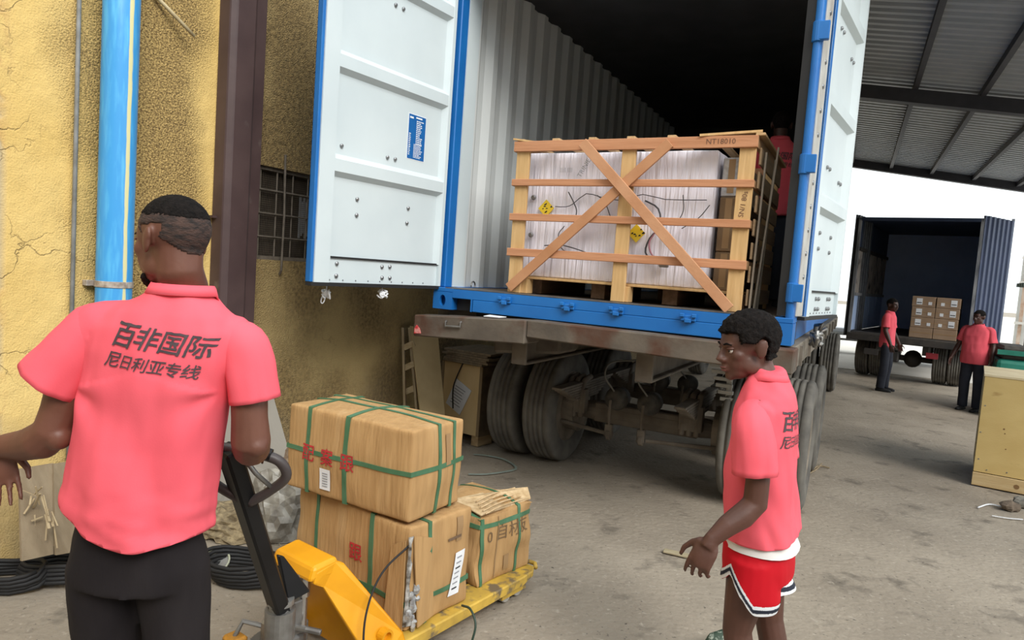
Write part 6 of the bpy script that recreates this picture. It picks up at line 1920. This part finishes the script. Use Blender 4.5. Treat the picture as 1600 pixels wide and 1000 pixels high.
    def side_of(p): return 1 if (p-hipc).dot(Lv) > 0 else -1
    dead = [fc for fc in bm.faces if fc.calc_center_median().z < hem_z(fc.calc_center_median(), side_of(fc.calc_center_median()))]
    bmesh.ops.delete(bm, geom=dead, context='FACES')
    for it in range(4):
        for v in [v for v in bm.verts if v.is_boundary]:
            nb_ = [e.other_vert(v).co for e in v.link_edges if e.is_boundary]
            if len(nb_) == 2: v.co = v.co*0.5 + (nb_[0]+nb_[1])*0.25
    bm.to_mesh(tm); bm.free()
    folds(tm, lambda p: 0.006*noise.noise(Vector((p.x*10, p.y*10, p.z*3))))
    tw = tm.copy()
    sh = finish(tm, 'shorts', M_SHORT, root, loc)
    sd = sh.modifiers.new('s', 'SOLIDIFY'); sd.thickness = 0.003; sd.offset = -1
    # hem bands: white, navy, white - taken as strips of the cloth just above the hem, laid on it
    for nm, lo, hi, mm, lift in (('white_trim', -0.01, 0.036, M_WHITE, 0.0015), ('navy_trim', 0.011, 0.025, mat('navy_cloth', (0.010, 0.014, 0.030), None, 0.8), 0.003)):
        bm = bmesh.new(); bm.from_mesh(tw); bm.normal_update()
        # refine near the hem for clean band edges
        es = [e for e in bm.edges if (lambda c: c.z - hem_z(c, side_of(c)) < 0.06)((e.verts[0].co+e.verts[1].co)/2)]
        bmesh.ops.subdivide_edges(bm, edges=es, cuts=2, use_grid_fill=True)
        bm.normal_update()
        dead = [fc for fc in bm.faces if not (lo <= (lambda c: c.z - hem_z(c, side_of(c)))(fc.calc_center_median()) <= hi)]
        bmesh.ops.delete(bm, geom=dead, context='FACES')
        for v in bm.verts: v.co += v.normal*lift
        m2 = bpy.data.meshes.new(nm); bm.to_mesh(m2); bm.free()
        finish(m2, nm, mm, sh, loc)
    # white waistband peeping out
    wb = MB().loft([[p-loc for p in ring_at(A(1190, 846)+Vector((0, 0, 0)), R, F, .174, .128, .130)], [p-loc for p in ring_at(A(1190, 826), R, F, .164, .120, .110)]], False)
    wb.build('waistband', mat('waistband', (0.78, 0.76, 0.74), (0.70, 0.68, 0.66), 0.8, 10), sh, smooth=True)
    for s_ in (1, -1):
        an = legs[s_][2]
        so = MB(); ang = math.atan2(F.y, F.x)
        so.prism([(-0.08, -0.035), (0.05, -0.04), (0.14, -0.045), (0.18, 0.0), (0.14, 0.045), (0.05, 0.04), (-0.08, 0.035)], Vector((an.x, an.y, 0))-loc, F, R, (0, 0, 0.022)).build('sandal', M_RUBBER, root)
boy()

# ---- standing figures: the one in the container and two by the far truck
def stander(loc, yaw, h, label, shirt_m, trou_m, skin_m, head_yaw=0.0, girth=1.0, text=False, arms=((0.05, 0.10), (0.05, 0.10)), vox=0.010, feet='shoe', hair=True, fwd=0.0):
    loc = Vector(loc); s = h/1.72
    root = thing('person', label, 'person', loc, yaw)       # local: y = facing, x = right
    F = Vector((0, 1, 0)); R = Vector((1, 0, 0)); O0 = Vector((0, 0, 0))
    V = lambda x, y, z: Vector((x, y, z))*s
    b = MB()
    Hm = head_frame(V(0, 0.02+fwd, 1.60), (-sin(head_yaw), cos(head_yaw), -0.08))
    head_bits(b, Hm, s)
    b.tube([Hm @ (Vector((0, -0.03, -0.02))*s), V(0, 0.0, 1.50), V(0, -0.01, 1.44), V(0, -0.01, 1.38)], [0.056*s, 0.054*s, 0.062*s, 0.08*s], 14)
    b.tube([V(0, -0.01, 1.38), V(0, 0, 1.2), V(0, 0, 0.95)], [0.09*s, 0.10*s, 0.10*s], 14)
    sh = {}
    for sg, (out, fw_) in zip((-1, 1), arms):
        S_, E_, W_ = V(sg*0.165*girth, -0.01, 1.395), V(sg*(0.205*girth+out*0.4), -0.02+fw_*0.3, 1.12), V(sg*(0.22*girth+out), 0.03+fw_, 0.88)
        sh[sg] = (S_, E_, W_)
        b.tube([V(0, -0.01, 1.39), S_], 0.05*s, 12)
        b.tube([S_, (S_+E_)/2, E_, (E_*0.6+W_*0.4), W_], [0.054*s, 0.046*s, 0.041*s, 0.040*s, 0.027*s], 12)
        hand_bits(b, W_, (W_-E_)*0.6+Vector((0, 0, -0.1)), Vector((-sg, 0.1, 0)), Vector((0.0, 1, 0)), 0.5, s)
    lg = {}
    for sg in (-1, 1):
        hp, kn, an = V(sg*0.09, 0, 0.90), V(sg*0.105, 0.02, 0.50), V(sg*0.11, -0.01, 0.085)
        lg[sg] = (hp, kn, an)
        b.tube([hp, (hp+kn)/2, kn, (kn+an)/2, an], [0.085*s, 0.072*s, 0.055*s, 0.052*s, 0.036*s], 12)
        b.tube([an, an + Vector((0, 0.03, -0.05))*s, an + Vector((0, 0.14, -0.062))*s], [0.036*s, 0.034*s, 0.022*s], 10)
    me = remesh(b, min(vox, 0.0075), 4)
    Z = Vector((0, 0, 0))
    if hair:
        hair_shell(me, Hm.inverted(), lambda p: p.z > (0.06 if p.y > 0.05 else 0.02 if p.y > -0.04 else -0.045) and not (abs(p.x) > 0.08 and p.z < 0.03), 0.006*s, M_HAIR, root, Z, 'hair', 0.001, 120, s)
    finish(me, 'body', skin_m, root, Z)
    eyes(Hm, s, root, Z, skin_m)
    t = MB()
    g = girth
    prof = [(0.80, .175*g, .115*g, .125), (0.88, .185*g, .125*g, .13), (1.00, .180*g, .125*g*g, .125), (1.15, .178*g, .120*g*g, .12), (1.28, .182*g, .115*g, .12), (1.37, .172*g, .10, .11), (1.41, .140*g, .085, .09), (1.455, .10, .07, .075), (1.48, .07, .06, .062)]
    t.loft([ring_at(V(0, 0, z), R, F, a*s, bf*s, bb*s) for z, a, bf, bb in prof], True)
    for sg in (-1, 1):
        S_, E_, W_ = sh[sg]
        t.tube([V(sg*0.10, 0, 1.385), S_ + Vector((0, 0, -0.012)), S_*0.75+E_*0.25], [0.055*s, 0.054*s, 0.046*s], 16)
    sm = remesh(t, vox, 6)
    folds(sm, lambda p: 0.008*noise.noise(Vector((p.x*9, p.y*9, p.z*4+yaw))) + 0.004*noise.noise(Vector((p.x*20, p.y*20, p.z*8))))
    smw = sm.copy()
    so = finish(sm, 'shirt', shirt_m, root, Z)
    for sg in (-1, 1):
        S_, E_, W_ = sh[sg]
        sleeve([V(sg*0.09, 0, 1.392), S_ + Vector((0, 0, -0.01)), (S_+E_)/2, S_*0.2+E_*0.8], [0.045*s, 0.056*s, 0.064*s, 0.070*s], shirt_m, so, Z, sg, 0.006)
    if text:
        shirt_print(smw, V(0, -0.16, 1.27), R, Vector((0, 0, 1)), F, LINES(s), M_PRINT, so, Z)
    collar(V(0, -0.002, 1.455), R, F, Vector((0, 0, 1)), 0.075*s, 0.068*s, 0.025*s, shirt_m, so, Z, 0.02)
    t = MB()
    t.loft([ring_at(V(0, 0, z), R, F, a*g*s, .102*g*s, .106*s) for z, a in ((0.80, .155), (0.88, .160), (0.97, .145))], True)
    for sg in (-1, 1):
        hp, kn, an = lg[sg]
        t.tube([hp + Vector((0, 0, 0.03)), hp*0.7+kn*0.3, kn, kn*0.4+an*0.6, an + Vector((0, 0, -0.03*s))], [0.078*s*g, 0.086*s*g, 0.080*s, 0.076*s, 0.078*s], 16)
    tm = remesh(t, vox, 5)
    folds(tm, lambda p: 0.007*noise.noise(Vector((p.x*10, p.y*10, p.z*5))))
    finish(tm, 'trousers', trou_m, root, Z)
    for sg in (-1, 1):
        an = lg[sg][2]
        x = MB(); rg = []
        for y, w, hh in ((-0.07, 0.034, 0.05), (-0.04, 0.042, 0.08), (0.02, 0.043, 0.08), (0.09, 0.046, 0.055), (0.15, 0.044, 0.045), (0.19, 0.022, 0.03)):
            rg.append([Vector((an.x/s+w*cos(k*PI/5), an.y/s+y, 0.004+hh*sin(k*PI/5) if k <= 5 else 0.0))*s for k in range(10)])
        x.loft(rg, True).build('shoe', M_RUBBER, root, smooth=True)
    return root
NAVYT = mat('navy_trousers', (0.012, 0.015, 0.026), (0.020, 0.023, 0.036), 0.85, 6)
p = cw(1.99, 2.25, 0.157)
stander(p, -0.30, 1.70, 'person in a coral shirt standing in the dark container behind the crate', M_PINK, NAVYT, M_SKIN2, text=True)
p = gz(1378, 610)
stander((p.x, p.y, 0), -2.35, 1.66, 'slim person in a coral shirt standing at the left of the far truck', M_PINK, NAVYT, M_SKIN2, head_yaw=-0.35, girth=0.94)
p = gz(1513, 641)
stander((p.x, p.y, 0), 2.15, 1.58, 'stout person in a coral shirt standing at the right of the far truck', M_PINK, NAVYT, M_SKIN2, head_yaw=-0.2, girth=1.16)
